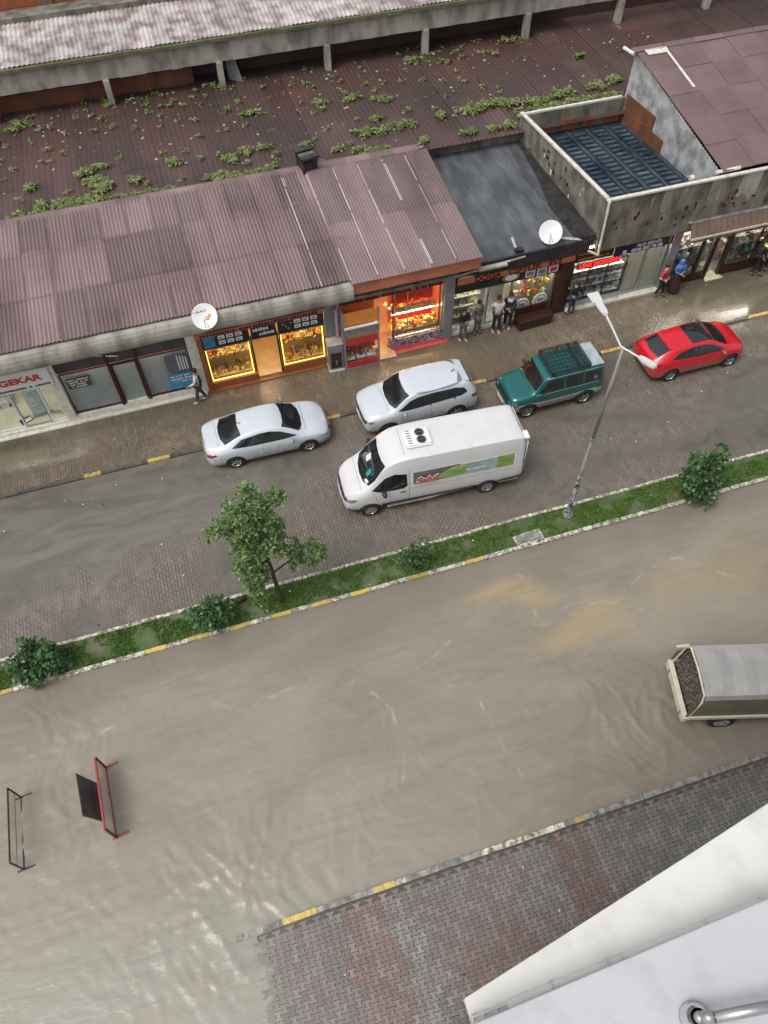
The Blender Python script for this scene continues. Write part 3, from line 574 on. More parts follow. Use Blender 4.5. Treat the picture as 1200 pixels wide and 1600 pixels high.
for x0, x1, nm in ((-.24, 1.52, 'left'), (1.6, 2.54, 'middle'), (2.62, 4.38, 'right')):
    s = sgn('shop_sign', {'left': 'dark sign with small white pictures over the left glowing yellow window', 'middle': 'narrow black sign with pale handwriting over the amber doorway', 'right': 'dark sign with small white pictures over the right glowing yellow window'}[nm], x0, x1, 22.12, 2.18, 2.88, BLACK, .12, border=STEEL if nm != 'middle' else None)
    hw = (x1 - x0) / 2
    if nm == 'middle': scribble(s, WHITE, -hw + .08, hw - .2, .1, .14, seed=3); scribble(s, WHITE, -hw + .3, hw - .05, -.12, .13, seed=4)
    else:
        part('picture', WHITE, s, lambda b: [b.box(-hw + .62 + k * .32, -hw + .87 + k * .32, -.014, 0, .04 - j * .24, .2 - j * .24) for k in range(3) for j in range(2)])
        part('picture_detail', BLACK, s, lambda b: [b.box(-hw + .66 + k * .32, -hw + .80 + k * .32, -.018, -.014, .09 - j * .24, .13 - j * .24) for k in range(3) for j in range(2)])
        part('emblem', mat('cyan print', (.05, .3, .42), (.03, .12, .3), 6) if nm == 'left' else KGREY, s, lambda b: b.box(-hw + .06, -hw + .5, -.014, 0, -.26, .26) if nm == 'left' else [b.sph((-hw + .2 + .1 * k, -.01, .1 - .12 * (k % 3)), .05) for k in range(4)])
s = sgn('fascia_lettering_sign', 'thin reddish sign strip of dark letters under the concrete eave above the yellow shop', -.4, 4.3, 21.88, 2.96, 3.16, ORFAS, .04)
scribble(s, DARKRED, -2.2, 2.2, 0, .13, seed=9, name='lettering')
PAL_DELI = [mat('goods yellow', (.75, .5, .1)), mat('goods red', (.55, .07, .04)), mat('goods cream', (.75, .68, .5)), mat('goods brown', (.2, .08, .03)), mat('goods green', (.15, .3, .08)), mat('goods orange', (.75, .28, .05))]
PAL_SHOE = [mat('goods white', (.68, .68, .66)), mat('goods grey', (.3, .3, .31)), mat('goods black', (.03, .03, .03)), mat('goods mauve', (.3, .13, .17)), mat('goods silver', (.5, .5, .5)), mat('goods dark', (.07, .06, .07))]
def goods(name, label, cat, x0, x1, y0, y1, levels, pal, n, smax=.14, seed=1, weights=None):
    rnd = random.Random(seed); b = MB()
    for z in levels:
        for k in range(n):
            x = rnd.uniform(x0, x1); y = rnd.uniform(y0, y1); m = rnd.choices(range(len(pal)), weights or [1] * len(pal))[0]; s1 = rnd.uniform(.04, smax); h = rnd.uniform(.04, smax * 1.5); a = rnd.uniform(0, 3.1)
            xf = Matrix.Translation((x, y, z)) @ Matrix.Rotation(a, 4, 'Z'); ty = rnd.random()
            if ty < .45: b.box(-s1 / 2, s1 / 2, -s1 / 3, s1 / 3, 0, h, m, .5, xf)
            elif ty < .75: b.lathe([(s1 * .4, 0), (s1 * .45, h * .5), (s1 * .2, h * .8), (s1 * .2, h), (.001, h)], n=8, m=m, xf=xf)
            else: b.sph((0, 0, s1 * .4), s1 * .45, m, n=5, sc=(1.3, .9, .9), xf=xf)
    return tag(b.build(name, pal), label, cat, kind='stuff')
goods('delicatessen_goods', 'jumble of packets, jars and cheeses on lit shelves behind the left yellow window', 'groceries', -.1, 1.4, 22.5, 22.95, (.49, 1.32), PAL_DELI, 60, .17, 3, [4, 1.5, 5, 1, .6, 3])
goods('delicatessen_goods', 'jumble of jars, bottles and red packets behind the right yellow window', 'groceries', 2.75, 4.25, 22.5, 22.95, (.49, 1.32), PAL_DELI, 60, .17, 4, [4, 2, 5, 1, .6, 4])
goods('wall_shelf_goods', 'rows of yellow packets on the back wall of the amber lit shop', 'groceries', -.2, 4.2, 25.9, 26.25, (.5, 1.0, 1.5, 2.0), PAL_DELI, 50, .16, 5)

# -- unit 4: butcher, lit red
unit_floor(4.92, 9.22, mat('beige floor', (.55, .42, .28), (.5, .37, .24), 5, rough=.25))
P('interior_wall', INTR, lambda b: [b.box(4.95, 9.2, 26.3, 26.38, .12, 3.2), b.box(9.16, 9.21, 22.5, 26.3, .12, 3.2), b.box(4.94, 4.99, 22.5, 26.3, .12, 3.2)])
lamp_strip(A, 5.2, 6.4, 22.9, 3.24, LAMPWARM); lamp_strip(A, 6.8, 9.0, 23.1, 3.24, LAMPWARM); lamp_strip(A, 6.6, 9.0, 25, 3.24, LAMPRED)
P('doorstep', PINKR, lambda b: [b.prism([(7.15, 22.05), (9.3, 22.05), (9.3, 22.35), (6.95, 22.35)], 0, .2), b.prism([(7.15, 21.82), (9.42, 21.86), (9.42, 22.05), (7.15, 22.05)], 0, .12)])
P('entrance_mat', mat('cream marble', (.62, .50, .36), (.55, .43, .3), 4, rough=.2), lambda b: b.box(6.45, 7.15, 21.7, 22.3, 0, .125))
P('patterned_base', mat('patterned tile', (.45, .38, .42), (.10, .05, .10), 14, .45, .55, rough=.3), lambda b: b.prism([(7.0, 22.2), (7.35, 22.1), (9.2, 22.1), (9.2, 22.4), (7.0, 22.4)], .2, .62))
w_ = window(A, 7.2, 9.2, 22.18, .64, 3.0, STEEL, PANE, .03, mull=(7.75,))
P('window_post', BROWNW, lambda b: b.cyl((7.15, 22.2, .2), (7.15, 22.2, 3.0), .03))
P('fascia_lettering', ORFAS, lambda b: b.box(4.95, 9.2, 21.98, 22.1, 3.0, 3.2)); scribble(A, DARKRED, 5.0, 9.0, 3.1, .13, y=21.95 - 22.3, seed=12, name='lettering')
dc = empty('meat_counter', (8.2, 22.75, .12), 0, 'glass fronted meat counter glowing yellow behind the big butcher window', 'counter')
part('body', WHITE, dc, lambda b: b.box(-.98, .95, -.2, .35, 0, .55)); part('tray', INTY, dc, lambda b: b.box(-.98, .95, -.32, .3, .56, .62)); part('glass', PANE, dc, lambda b: b.add([(-.98, -.32, .62), (.95, -.32, .62), (.95, .05, 1.2), (-.98, .05, 1.2)], [(0, 1, 2, 3)])); part('top_shelf', STEEL, dc, lambda b: b.box(-.98, .95, .05, .4, 1.2, 1.24)); part('lamp_strip', LAMPWARM, dc, lambda b: b.box(-.9, .9, .06, .1, 1.15, 1.19))
PAL_MEAT = [mat('meat red', (.5, .04, .03)), mat('meat pink', (.65, .25, .18)), mat('meat orange', (.75, .2, .04)), MATS['goods cream'], MATS['goods brown'], MATS['goods yellow']]
goods('meat', 'cuts of red and pink meat laid out in the lit butcher counter', 'meat', 7.3, 9.1, 22.45, 22.95, (.75,), PAL_MEAT, 110, .16, 6, [2, 2, 3, 5, .3, 5])
goods('hanging_sausages', 'red sausages and pots crowded on the back shelves of the butcher', 'meat', 7.0, 9.1, 22.95, 23.2, (1.38,), PAL_MEAT, 22, .2, 7)
goods('butcher_shelf_goods', 'packed red and orange goods along the butcher back wall', 'groceries', 5.2, 9.1, 25.7, 26.2, (.8, 1.3, 1.9, 2.4), PAL_MEAT, 45, .24, 8)
P('shelf', REDP, lambda b: [b.box(7.4, 9.1, 23.3, 23.7, .12, 1.9), b.box(5.1, 9.1, 25.6, 26.2, z, z + .04) if False else b.box(7.4, 9.1, 23.28, 23.32, 1.9, 2.9)])
P('wall_boards', [MATS['goods orange'], REDP, BLACK, INTY], lambda b: [b.box(7.4 + .28 * k, 7.64 + .28 * k, 23.2, 23.27, 2.0 + .1 * (k % 3), 2.5 + .1 * ((k * 7) % 4), [0, 3, 1, 2, 0, 1][k]) for k in range(6)])
# kiosk cabinet that sticks out on the pavement
kc = empty('butcher_kiosk', (5.68, 21.95, .075), R(0), 'projecting glass kiosk with red panels and white trays left of the butcher entrance', 'kiosk')
x0, x1 = -.72, .72
part('frame', GREYP, kc, lambda b: [b.box(x0, x0 + .07, -.4, -.33, 0, 2.9), b.box(x1 - .07, x1, -.4, -.33, 0, 2.9), b.box(x0, x1, -.42, .3, 0, .1), b.box(x0, x0 + .05, -.33, .34, 0, 2.9)])
part('lower_panel', REDP, kc, lambda b: b.box(x0 + .07, x1 - .07, -.4, -.36, .12, .42)); part('middle_panel', REDP, kc, lambda b: b.box(x0 + .07, x1 - .07, -.4, -.36, 1.3, 1.62))
part('upper_panel', MATS['goods orange'], kc, lambda b: b.box(x0 + .07, x1 - .07, -.37, -.33, 2.25, 2.85)); part('shelf_edge', WHITE, kc, lambda b: b.box(x0 + .05, x1 - .05, -.46, -.37, 2.14, 2.2))
part('shade_panel', mat('grey mesh panel', (.3, .29, .24), (.2, .19, .16), 9), kc, lambda b: b.box(x0 + .07, x1 - .07, -.38, -.35, 1.64, 2.12))
part('tray', WHITE, kc, lambda b: [b.box(x0 + .1 + .42 * k, x0 + .46 + .42 * k, -.3, .15, .44, .5) for k in range(3)]); part('pane', PANE, kc, lambda b: b.box(x0 + .07, x1 - .07, -.385, -.38, .44, 1.28)); part('back', INTR, kc, lambda b: b.box(x0 + .05, x1, .3, .34, .1, 2.9))
goods('kiosk_meat', 'red meat pieces and pale trays inside the projecting butcher kiosk', 'meat', 5.1, 6.3, 21.75, 22.1, (.6, 1.0), PAL_MEAT, 22, .2, 9, [3, 3, 1, 1, 0, 0])
# fridge cabinet and flags beside grey pillar
fr = empty('cold_drinks_fridge', (4.66, 21.92, .075), R(-3), 'small grey and white glass fronted fridge standing against the grey pillar', 'fridge')
part('cabinet', GREYP, fr, lambda b: b.box(-.3, .3, -.25, .25, .1, 1.35), bevel=.02); part('foot_panel', WHITE, fr, lambda b: b.box(-.31, .31, -.29, .26, 0, .12), bevel=.01); part('door', STEEL, fr, lambda b: [b.box(-.27, .27, -.28, -.255, .15, .2), b.box(-.27, .27, -.28, -.255, 1.0, 1.06), b.box(-.27, -.22, -.28, -.255, .2, 1.0), b.box(.22, .27, -.28, -.255, .2, 1.0)]); part('glass', GLASS, fr, lambda b: b.box(-.22, .22, -.268, -.262, .2, 1.0)); part('top', CREAM, fr, lambda b: b.box(-.3, .3, -.25, .25, 1.352, 1.37)); part('bottle', MATS['goods green'], fr, lambda b: b.cyl((0, -.28, .4), (0, -.28, .6), .03))
fl = empty('hanging_flag', (4.98, 22.0, 1.5), 0, 'blue flag hanging beside a pink one between the grey pillar and the kiosk', 'flag')
part('cloth', mat('blue cloth', (.03, .12, .5), (.03, .09, .35), 3), fl, lambda b: b.add([(x, .02 * math.sin(k * 2.), z) for z in (0, 1.35) for k, x in enumerate((-.05, 0, .05, .1))], [(0, 1, 5, 4), (1, 2, 6, 5), (2, 3, 7, 6)])); part('pole', STEEL, fl, lambda b: b.cyl((-.1, 0, 1.37), (.15, 0, 1.37), .012))
fl = empty('hanging_flag', (4.82, 21.98, 1.55), 0, 'faded pink and white flag hanging just left of the blue one', 'flag')
part('cloth', mat('pink cloth', (.55, .22, .25), (.6, .55, .55), 5), fl, lambda b: b.add([(x, .02 * math.sin(k * 2.), z) for z in (0, 1.3) for k, x in enumerate((-.06, -.02, .03, .07))], [(0, 1, 5, 4), (1, 2, 6, 5), (2, 3, 7, 6)])); part('pole', STEEL, fl, lambda b: b.cyl((-.1, 0, 1.32), (.1, 0, 1.32), .012))

# ---------------- building B: tar roof
Bd = empty('tar_roof_building', (12.5, 22.3, 0), 0, 'shop building with flat wet black tar roof between the maroon roof and the parapet box', 'building')
def tarroof(b):
    n = 24; k = 30; vs = []
    for j in range(k + 1):
        f = j / k; y = 21.95 + f * 6.5; xa = 10.32 - .2 * f; xb = 15.35 - .35 * f
        for i in range(n + 1):
            x = xa + (xb - xa) * i / n; vs.append((x, y, 3.66 + .55 * f + .03 * noise.noise(Vector((x, y * .6, 0))) + .015 * noise.noise(Vector((x * 3, y * 3, 0)))))
    b.add(vs, [(j * (n + 1) + i, j * (n + 1) + i + 1, (j + 1) * (n + 1) + i + 1, (j + 1) * (n + 1) + i) for j in range(k) for i in range(n)])
P('roof', TAR, tarroof, Bd, smooth=True)
P('roof_edge', TARD, lambda b: [b.box(10.3, 15.1, 21.88, 21.97, 3.1, 3.68), b.box(14.75, 15.28, 21.97, 28.4, 3.5, 3.8)], Bd)
P('bitumen_strip', TARD, lambda b: b.add([(14.5, 22.0, 3.72), (15.3, 22.0, 3.73), (14.95, 28.2, 4.26), (14.62, 28.2, 4.26), (14.3, 24.2, 3.91), (14.55, 26.2, 4.08)], [(0, 1, 2, 3, 5, 4)]), Bd)
P('back_wall', CONCD, lambda b: [b.box(10.3, 14.9, 26.4, 26.6, 0, 3.6), b.box(10, 14.8, 28.4, 28.5, 3.5, 4.55)], Bd)
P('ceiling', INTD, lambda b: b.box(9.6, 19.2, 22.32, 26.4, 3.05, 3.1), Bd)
P('interior_wall', INTW, lambda b: [b.box(9.65, 14.2, 25.5, 25.6, .1, 3.05), b.box(14.12, 14.75, 22.5, 26.3, 0, 3.05)], Bd)
unit_floor(9.62, 14.2, TILEG, Bd)
P('header_panel', TARD, lambda b: b.box(9.64, 14.2, 22.2, 22.32, 2.18, 3.1), Bd)
P('pillar', BROWNW, lambda b: b.box(14.12, 14.74, 22.1, 22.5, 0, 3.1), Bd)
P('gutter', CONC, lambda b: [b.cyl((9.4, 21.75, 3.42), (12.3, 21.83, 3.6), .045), b.box(10.35, 11.5, 21.6, 21.8, 3.52, 3.6)], Bd)
P('sill', WPAINT, lambda b: b.box(9.64, 14.1, 22.15, 22.35, 0, .22), Bd)
window(Bd, 9.66, 11.12, 22.3, .25, 2.14, WHITE, PANE, .06); window(Bd, 11.16, 12.2, 22.3, .2, 2.18, STEEL, PANE, .05, name='door'); window(Bd, 12.2, 14.1, 22.3, .25, 2.2, STEEL, PANE, .04)
P('display_shelf', CREAM, lambda b: [b.box(9.75, 11.05, 22.7, 23.1, z, z + .03) for z in (.5, 1.0, 1.5)] + [b.box(9.75, 11.05, 23.1, 23.14, .2, 2.3)], Bd)
P('display_back', MATS['goods cream'], lambda b: b.box(12.2, 14.1, 22.95, 23.0, .2, 2.3), Bd)
lamp_strip(Bd, 9.9, 11, 22.42, 3.04, LAMPWHITE); lamp_strip(Bd, 11.4, 13.8, 22.42, 3.04, LAMPWHITE)
goods('grocery_display', 'small yellow and brown packets on white shelves in the window behind the two pedestrians', 'groceries', 9.8, 11.0, 22.72, 23.05, (.54, 1.04, 1.54), [MATS['goods yellow'], MATS['goods brown'], MATS['goods cream'], MATS['goods green']], 26, .12, 10, [5, 1, 4, .5])
for k, x in enumerate((12.75, 13.55)):
    q = empty('round_plate_sign', (x, 22.24, .85 + .08 * k), 0, ('left' if k == 0 else 'right') + ' of two round white plate signs low in the window above the dark bench', 'sign')
    part('plate', WHITE, q, lambda b: b.lathe([(.001, -.02), (.3, -.02), (.32, 0), (.32, .02), (.001, .02)], axis='Y', n=24), smooth=False); part('rim_ring', MATS['goods green'], q, lambda b: b.lathe([(.22, -.028), (.26, -.028), (.26, -.02), (.22, -.02)], axis='Y', n=24)); part('emblem', KGREY, q, lambda b: b.box(-.14, .14, -.03, -.02, -.06, .08))
goods('produce_display', 'green and yellow produce stacked behind the window right of the round plates', 'groceries', 12.4, 14.0, 22.5, 22.9, (.3, 1.0, 1.5), [MATS['goods yellow'], MATS['goods green'], MATS['goods red'], MATS['goods cream']], 26, .2, 11)
q = empty('red_pennant', (12.05, 22.1, 1.15), 0, 'red pennant flag on a stick in the shop doorway behind the man in white', 'flag')
part('cloth', REDP, q, lambda b: b.add([(-.22, 0, 0), (.2, 0, .05), (.02, .02, .62)], [(0, 1, 2)])); part('pole', STEEL, q, lambda b: b.cyl((.25, 0, -.2), (0, .02, .7), .012))
s = sgn('shop_sign', 'long orange sign board lettered in dark capitals along the edge of the tar roof', 9.72, 14.68, 22.06, 2.68, 3.06, SIGNO)
part('edge_trim', WPAINT, s, lambda b: b.box(-2.4, 2.4, -.02, 0, .15, .19))
text('DO\u011eA   \u00c7\u0130FTL\u0130K   EV\u0130', .32, (.05, -.012, -.06), SEEP, s, sx=1.15, bold=.006)
s = empty('oval_sign', (12.0, 22.12, 2.5), 0, 'green and white oval sign hanging under the orange board', 'sign'); part('plate', MATS['goods green'], s, lambda b: b.sph((0, 0, 0), .2, n=10, sc=(1.9, .15, 1))); part('inner_plate', WHITE, s, lambda b: b.sph((0, -.012, 0), .15, n=10, sc=(1.9, .2, 1)))
for k in range(3):
    q = empty('picture_panel', (12.85 + .5 * k, 22.16, 2.42), 0, ('left', 'middle', 'right')[k] + ' one of three small framed pictures under the orange board', 'picture', None)
    part('frame', WHITE, q, lambda b: b.box(-.2, .2, 0, .03, -.15, .15)); part('print', [KGREY, PAVP, REDP][k], q, lambda b: b.box(-.15, .15, -.006, 0, -.1, .1))
ch = empty('wooden_bench_box', (13.15, 21.83, .075), R(3), 'dark brown wooden storage bench standing on the pavement in front of the plate signs', 'bench')
part('box', BROWNW, ch, lambda b: b.box(-.75, .75, -.28, .2, .06, .42), bevel=.015); part('backrest', BROWNW, ch, lambda b: b.box(-.75, .75, .2, .28, .0, .8), bevel=.012); part('seat', BROWNW, ch, lambda b: b.box(-.78, .78, -.32, .22, .42, .47), bevel=.012); part('foot', BLACK, ch, lambda b: [b.box(x, x + .08, -.26, -.18, 0, .06) for x in (-.7, .62)])

# ---------------- building C: parapet box and red roof
Cd = empty('parapet_building', (17, 22, 0), 0, 'stained concrete building with an open blue deck behind white topped parapets', 'building')
zt = 5.3
P('parapet', CONCD, lambda b: [b.box(15.36, 34, 21.82, 22.02, 3.12, zt), b.prism([(14.78, 28.3), (14.96, 28.3), (15.54, 22.02), (15.36, 22.02)], 3.3, zt), b.prism([(14.72, 28.3), (19.5, 28.3), (19.5, 28.46), (14.72, 28.46)], 3.9, zt)], Cd)
for k in range(4): P('brick_patch', BRICKO, lambda b: b.box(15.6 + k * 1.0, 16.2 + k * 1.0 + .1 * (k % 2), 28.285, 28.3, 4.34, 4.56 + .1 * ((k * 3) % 4)), Cd)
P('coping', WPAINT, lambda b: [b.box(15.3, 34, 21.76, 21.9, zt, zt + .07), b.prism([(14.7, 28.5), (14.84, 28.5), (15.46, 21.95), (15.32, 21.95)], zt, zt + .068), b.box(14.7, 19.3, 28.32, 28.44, zt, zt + .065)], Cd)
def stains():
    rnd = random.Random(6)
    for k in range(34):
        x = rnd.uniform(15.8, 23.5); z = 4.0 + .25 * math.sin(x * 1.3) + rnd.uniform(-.35, .35); P('spalled_patch', BLACK if rnd.random() < .8 else BRICKO, lambda b: b.box(x, x + rnd.uniform(.05, .14), 21.812, 21.822, z, z + rnd.uniform(.06, .2)), Cd)
    for k in range(24):
        f = rnd.random(); y = 22.3 + 5.6 * f; x = 15.52 - .58 * f - .17; z = rnd.uniform(3.9, 4.9); P('spalled_patch', BLACK if rnd.random() < .7 else WPAINT, lambda b: b.box(x - .006, x + .0, y, y + rnd.uniform(.08, .2), z, z + rnd.uniform(.06, .22)), Cd)
    for x, w_, z0, z1 in ((17.3, .12, 4.5, 5.1), (17.9, .35, 4.3, 5.25), (18.6, .25, 4.45, 5.2), (20.0, .5, 4.2, 5.28), (21.5, .9, 4.0, 5.28), (22.6, .3, 4.3, 5.2), (24, .6, 4, 5.2)):
        n = 7; pts = [(x - w_ / 2 + w_ * k / n, z0 + rnd.uniform(0, .45)) for k in range(n + 1)]
        P('lime_streak', CONC, lambda b: b.add([(p, 21.815, q) for p, q in pts] + [(p, 21.815, z1) for p, q in pts], [(k, k + 1, n + 2 + k, n + 1 + k) for k in range(n)]), Cd)
stains()
P('downpipe', WPAINT, lambda b: [b.cyl((15.34, 21.72, 5.34), (15.42, 21.72, 3.0), .05), b.cyl((15.42, 21.72, 3.02), (15.0, 21.8, 3.25), .05)], Cd)
P('deck', POND, lambda b: b.prism([(15.54, 22.02), (20, 22.02), (20, 28.3), (14.96, 28.3)], 4.25, 4.33), Cd)
def slats(b):
    for s_ in range(5):
        xa = 15.75 + s_ * .86
        for k in range(17):
            y = 22.7 + k * .31; x = xa - (y - 22) * .08
            if x > 19.6 or y > 27.8: continue
            b.box(x, x + .5, y, y + .13, 4.33, 4.39, 0, random.random()); 
        b.prism([(xa + .62 - .05, 22.4), (xa + .68 - .05, 22.4), (xa + .2, 28.0), (xa + .14, 28.0)], 4.33, 4.41)
P('deck_slats', mat('slate blue slats', (.022, .04, .055), (.085, .11, .13), 1.5, rough=.12, tint=.3), slats, Cd)
P('deck_kerb', CONC, lambda b: b.box(15.6, 20, 22.02, 22.25, 4.33, 4.75), Cd)
# sloping red roof with its cheek wall
def cheek(b, y0, y1, zb0, zb1, m):
    zr = lambda y: 5.42 + (y - 22) * .26; xx = lambda y: 20.1 - (y - 22) * .1; n = int((y1 - y0) / .04); vs = []
    for i in range(n + 1):
        y = y0 + (y1 - y0) * i / n; h = .018 * math.sin(y * 2 * math.pi / .16); vs += [(xx(y) + h, y, zb0 + (zb1 - zb0) * i / n), (xx(y) + h, y, zr(y))]
    b.add(vs, [(2 * i, 2 * i + 2, 2 * i + 3, 2 * i + 1) for i in range(n)], m)
P('cheek_wall', METCOR, lambda b: cheek(b, 22.02, 28.4, 4.3, 4.3, 0), Cd)
def boards(b):
    xx = lambda y: 20.06 - (y - 22) * .1
    for y0, y1, z0, z1 in ((25.4, 28.2, 4.34, 4.9), (26.2, 28.2, 4.96, 5.5)): b.add([(xx(y0), y0, z0), (xx(y1), y1, z0), (xx(y1), y1, z1), (xx(y0), y0, z1), (xx(y0) - .03, y0, z0), (xx(y1) - .03, y1, z0), (xx(y1) - .03, y1, z1), (xx(y0) - .03, y0, z1)], [(4, 5, 6, 7), (2, 3, 7, 6), (0, 3, 7, 4)])
P('boarding', WOODR, boards, Cd)
def redroof(b):
    rnd = random.Random(3); rows = 5
    for r_ in range(rows):
        y0 = 21.95 + r_ * 1.28; y1 = y0 + 1.32
        for k in range(11):
            zz = lambda y: 5.5 + (y - 22) * .26 + .012 * (r_ + 1) * 0; sk = lambda y: -(y - 22) * .12
            x0 = 20.15 + k * 1.35; x1 = x0 + 1.37; j = rnd.uniform(0, .012) + (.018 if (r_ + k) % 2 else 0)
            t = rnd.uniform(.2, .8)
            b.add([(x0 + sk(y0), y0, zz(y0) + j), (x1 + sk(y0), y0, zz(y0) + j), (x1 + sk(y1), y1, zz(y1) + j), (x0 + sk(y1), y1, zz(y1) + j), (x0 + sk(y0), y0, zz(y0) + j - .03), (x1 + sk(y0), y0, zz(y0) + j - .03), (x1 + sk(y1), y1, zz(y1) - .03), (x0 + sk(y1), y1, zz(y1) - .03)], [(0, 1, 2, 3), (4, 5, 1, 0), (4, 0, 3, 7), (5, 6, 2, 1), (7, 3, 2, 6)], 0, t)
P('roof', ROOFR, redroof, Cd)
P('ridge_cap', ROOFR, lambda b: [b.add([(19.25 + k * 1.4, 28.2, 7.16), (20.63 + k * 1.4, 28.2, 7.16), (20.63 + k * 1.4, 28.5, 7.2), (19.25 + k * 1.4, 28.5, 7.2), (20.63 + k * 1.4, 29.6, 6.5), (19.25 + k * 1.4, 29.6, 6.5)], [(0, 1, 2, 3), (3, 2, 4, 5)], 0, random.random()) for k in range(10)], Cd)
P('back_wall', CONCD, lambda b: [b.box(19.5, 34, 28.3, 28.45, 3, 7.0), b.box(14.9, 34, 26.4, 26.5, 0, 4.2), b.box(33.9, 34, 22, 28.3, 0, 5.3)], Cd)
for a_, c_, r_ in (((19.9, 22.05, 5.42), (20.9, 22.0, 5.47), .07), ((18.85, 22.1, 5.36), (19.0, 22.1, 5.38), .1), ((19.0, 28.6, 7.2), (19.12, 28.0, 7.2), .07)): P('gutter_piece', WPAINT, lambda b: b.cyl(a_, c_, r_), Cd)
P('roof_flashing', WPAINT, lambda b: [b.add([(19.72, 28.25, 7.17), (20.72, 28.25, 7.17), (20.72, 27.95, 7.09), (19.8, 27.95, 7.09)], [(0, 3, 2, 1)]), b.add([(20.60, 27.95, 7.09), (20.72, 27.95, 7.09), (20.95, 26.0, 6.585), (20.83, 26.0, 6.585)], [(0, 3, 2, 1)])], Cd)
P('wall', CONCD, lambda b: b.box(14.74, 34, 22.28, 22.34, 3.05, 3.3), Cd)
P('pillar', GREYP, lambda b: b.box(19.12, 19.5, 22.1, 22.5, 0, 3.15), Cd)
unit_floor(14.75, 34, TILEG, Cd)
P('interior_wall', INTW, lambda b: [b.box(14.75, 34, 25.5, 25.6, .1, 3.05), b.box(19.2, 19.4, 22.5, 26.3, 0, 3.05)], Cd)
P('ceiling', INTD, lambda b: b.box(19.2, 34, 22.34, 26.4, 3.05, 3.1), Cd)
P('doorstep', WPAINT, lambda b: b.box(14.76, 19.25, 21.98, 22.25, 0, .17), Cd)
P('plinth', STEEL, lambda b: [b.box(14.76, 17.3, 22.2, 22.28, .17, .42)], Cd)
P('rail', STEEL, lambda b: [b.cyl((14.9, 22.08, .5), (17.2, 22.08, .5), .015)] + [b.cyl((x, 22.08, .17), (x, 22.08, .5), .012) for x in (14.9, 15.6, 16.4, 17.2)], Cd)
window(Cd, 14.76, 17.3, 22.26, .42, 2.2, BLACK, PANE, .04, mull=(15.6, 16.45), trans=(1.0, 1.6))
window(Cd, 17.34, 18.1, 22.26, .2, 2.36, STEEL, PANE, .05, name='door'); window(Cd, 18.1, 19.1, 22.26, .2, 2.36, STEEL, PANE, .05)
P('display_back', mat('cream blind', (.62, .60, .50), (.55, .53, .44), 2), lambda b: b.box(17.36, 19.1, 22.48, 22.52, .2, 2.4), Cd)
P('display_shelf', WHITE, lambda b: [b.box(14.8, 17.26, 22.4, 22.85, z, z + .025) for z in (.42, .86, 1.3, 1.74)] + [b.box(14.8, 17.26, 22.86, 22.9, .3, 2.3)], Cd)
lamp_strip(Cd, 14.9, 17.1, 22.42, 2.95, LAMPWHITE); lamp_strip(Cd, 17.5, 19, 22.40, 2.95, LAMPWHITE)
goods('shoe_display', 'rows of white, grey and black shoes on shelves behind the window under the red letters', 'shoes', 14.85, 17.2, 22.52, 22.8, (.45, .89, 1.33, 1.77), PAL_SHOE, 64, .22, 12, [7, 3, 2, 1, 3, 1])
s = sgn('led_sign', 'glowing red letters in a dark box over the shoe window', 14.95, 16.85, 22.14, 2.1, 2.4, BLACK, .08)
text('LEV\u0130 MODERN', .26, (0, -.012, 0), LEDRED, s, sx=1.08, bold=.012)
s = sgn('shop_sign', 'dark brown sign with two lines of ochre print above the red letters', 14.72, 16.4, 22.1, 2.5, 3.05, BROWNW)
scribble(s, GOLD, -.75, .7, .12, .11, seed=41); scribble(s, GOLD, -.7, .6, -.12, .1, seed=42)
s = sgn('shop_sign', 'navy blue repair shop sign with white phone number beside the grey pillar', 16.44, 18.75, 22.08, 2.44, 3.08, NAVY)
text('Bir Telefon Kadar Yak\u0131n', .15, (.1, -.012, .2), WHITE, s, bold=.004, sx=1.0, shear=.2); text('ALO SERV\u0130S', .19, (.35, -.012, 0), WHITE, s, bold=.006, sx=1.1); text('0546 307 78 08', .2, (.3, -.012, -.2), WHITE, s, bold=.006, sx=1.1)
part('emblem', WHITE, s, lambda b: b.box(-.78, -.62, -.014, 0, -.27, -.12)); 
s = sgn('shop_sign', 'small brown sign with an ochre figure beside the navy repair sign', 18.77, 19.08, 22.1, 2.46, 3.06, BROWNW); part('emblem', GOLD, s, lambda b: [b.box(-.04, .04, -.014, 0, -.2, .2), b.sph((0, 0, .1), .07, sc=(1, .3, 1))])
# clothes shop at the right
P('plinth', BROWNW, lambda b: [b.box(19.5, 21.45, 22.2, 22.3, 0, .45), b.box(22.2, 34, 22.2, 22.3, 0, .4)], Cd)
window(Cd, 19.52, 21.4, 22.26, .45, 2.6, STEEL, PANE, .05, mull=(20.8,)); window(Cd, 22.22, 25.2, 22.26, .4, 2.6, BROWNW, PANE, .06, mull=(23.7,)); window(Cd, 25.3, 31, 22.26, .4, 2.6, BROWNW, PANE, .06, mull=(28,))
P('post', BROWNW, lambda b: [b.box(20.74, 20.86, 22.16, 22.26, 0, 2.7), b.box(22.08, 22.22, 22.16, 22.34, 0, 2.7), b.box(21.4, 21.5, 22.16, 22.34, 0, 2.7)], Cd)
P('entrance_floor', mat('cream lit floor', (.78, .74, .5), (.7, .66, .42), 3, rough=.2), lambda b: b.prism([(21.4, 21.95), (22.3, 21.95), (22.08, 22.4), (22.08, 25), (21.5, 25), (21.5, 22.3)], .05, .13), Cd)
lamp_strip(Cd, 19.7, 21.3, 22.4, 3.0, LAMPWHITE); lamp_strip(Cd, 21.5, 22.1, 22.8, 3.04, LAMPWHITE); lamp_strip(Cd, 22.4, 25, 22.4, 3.0, LAMPWHITE)
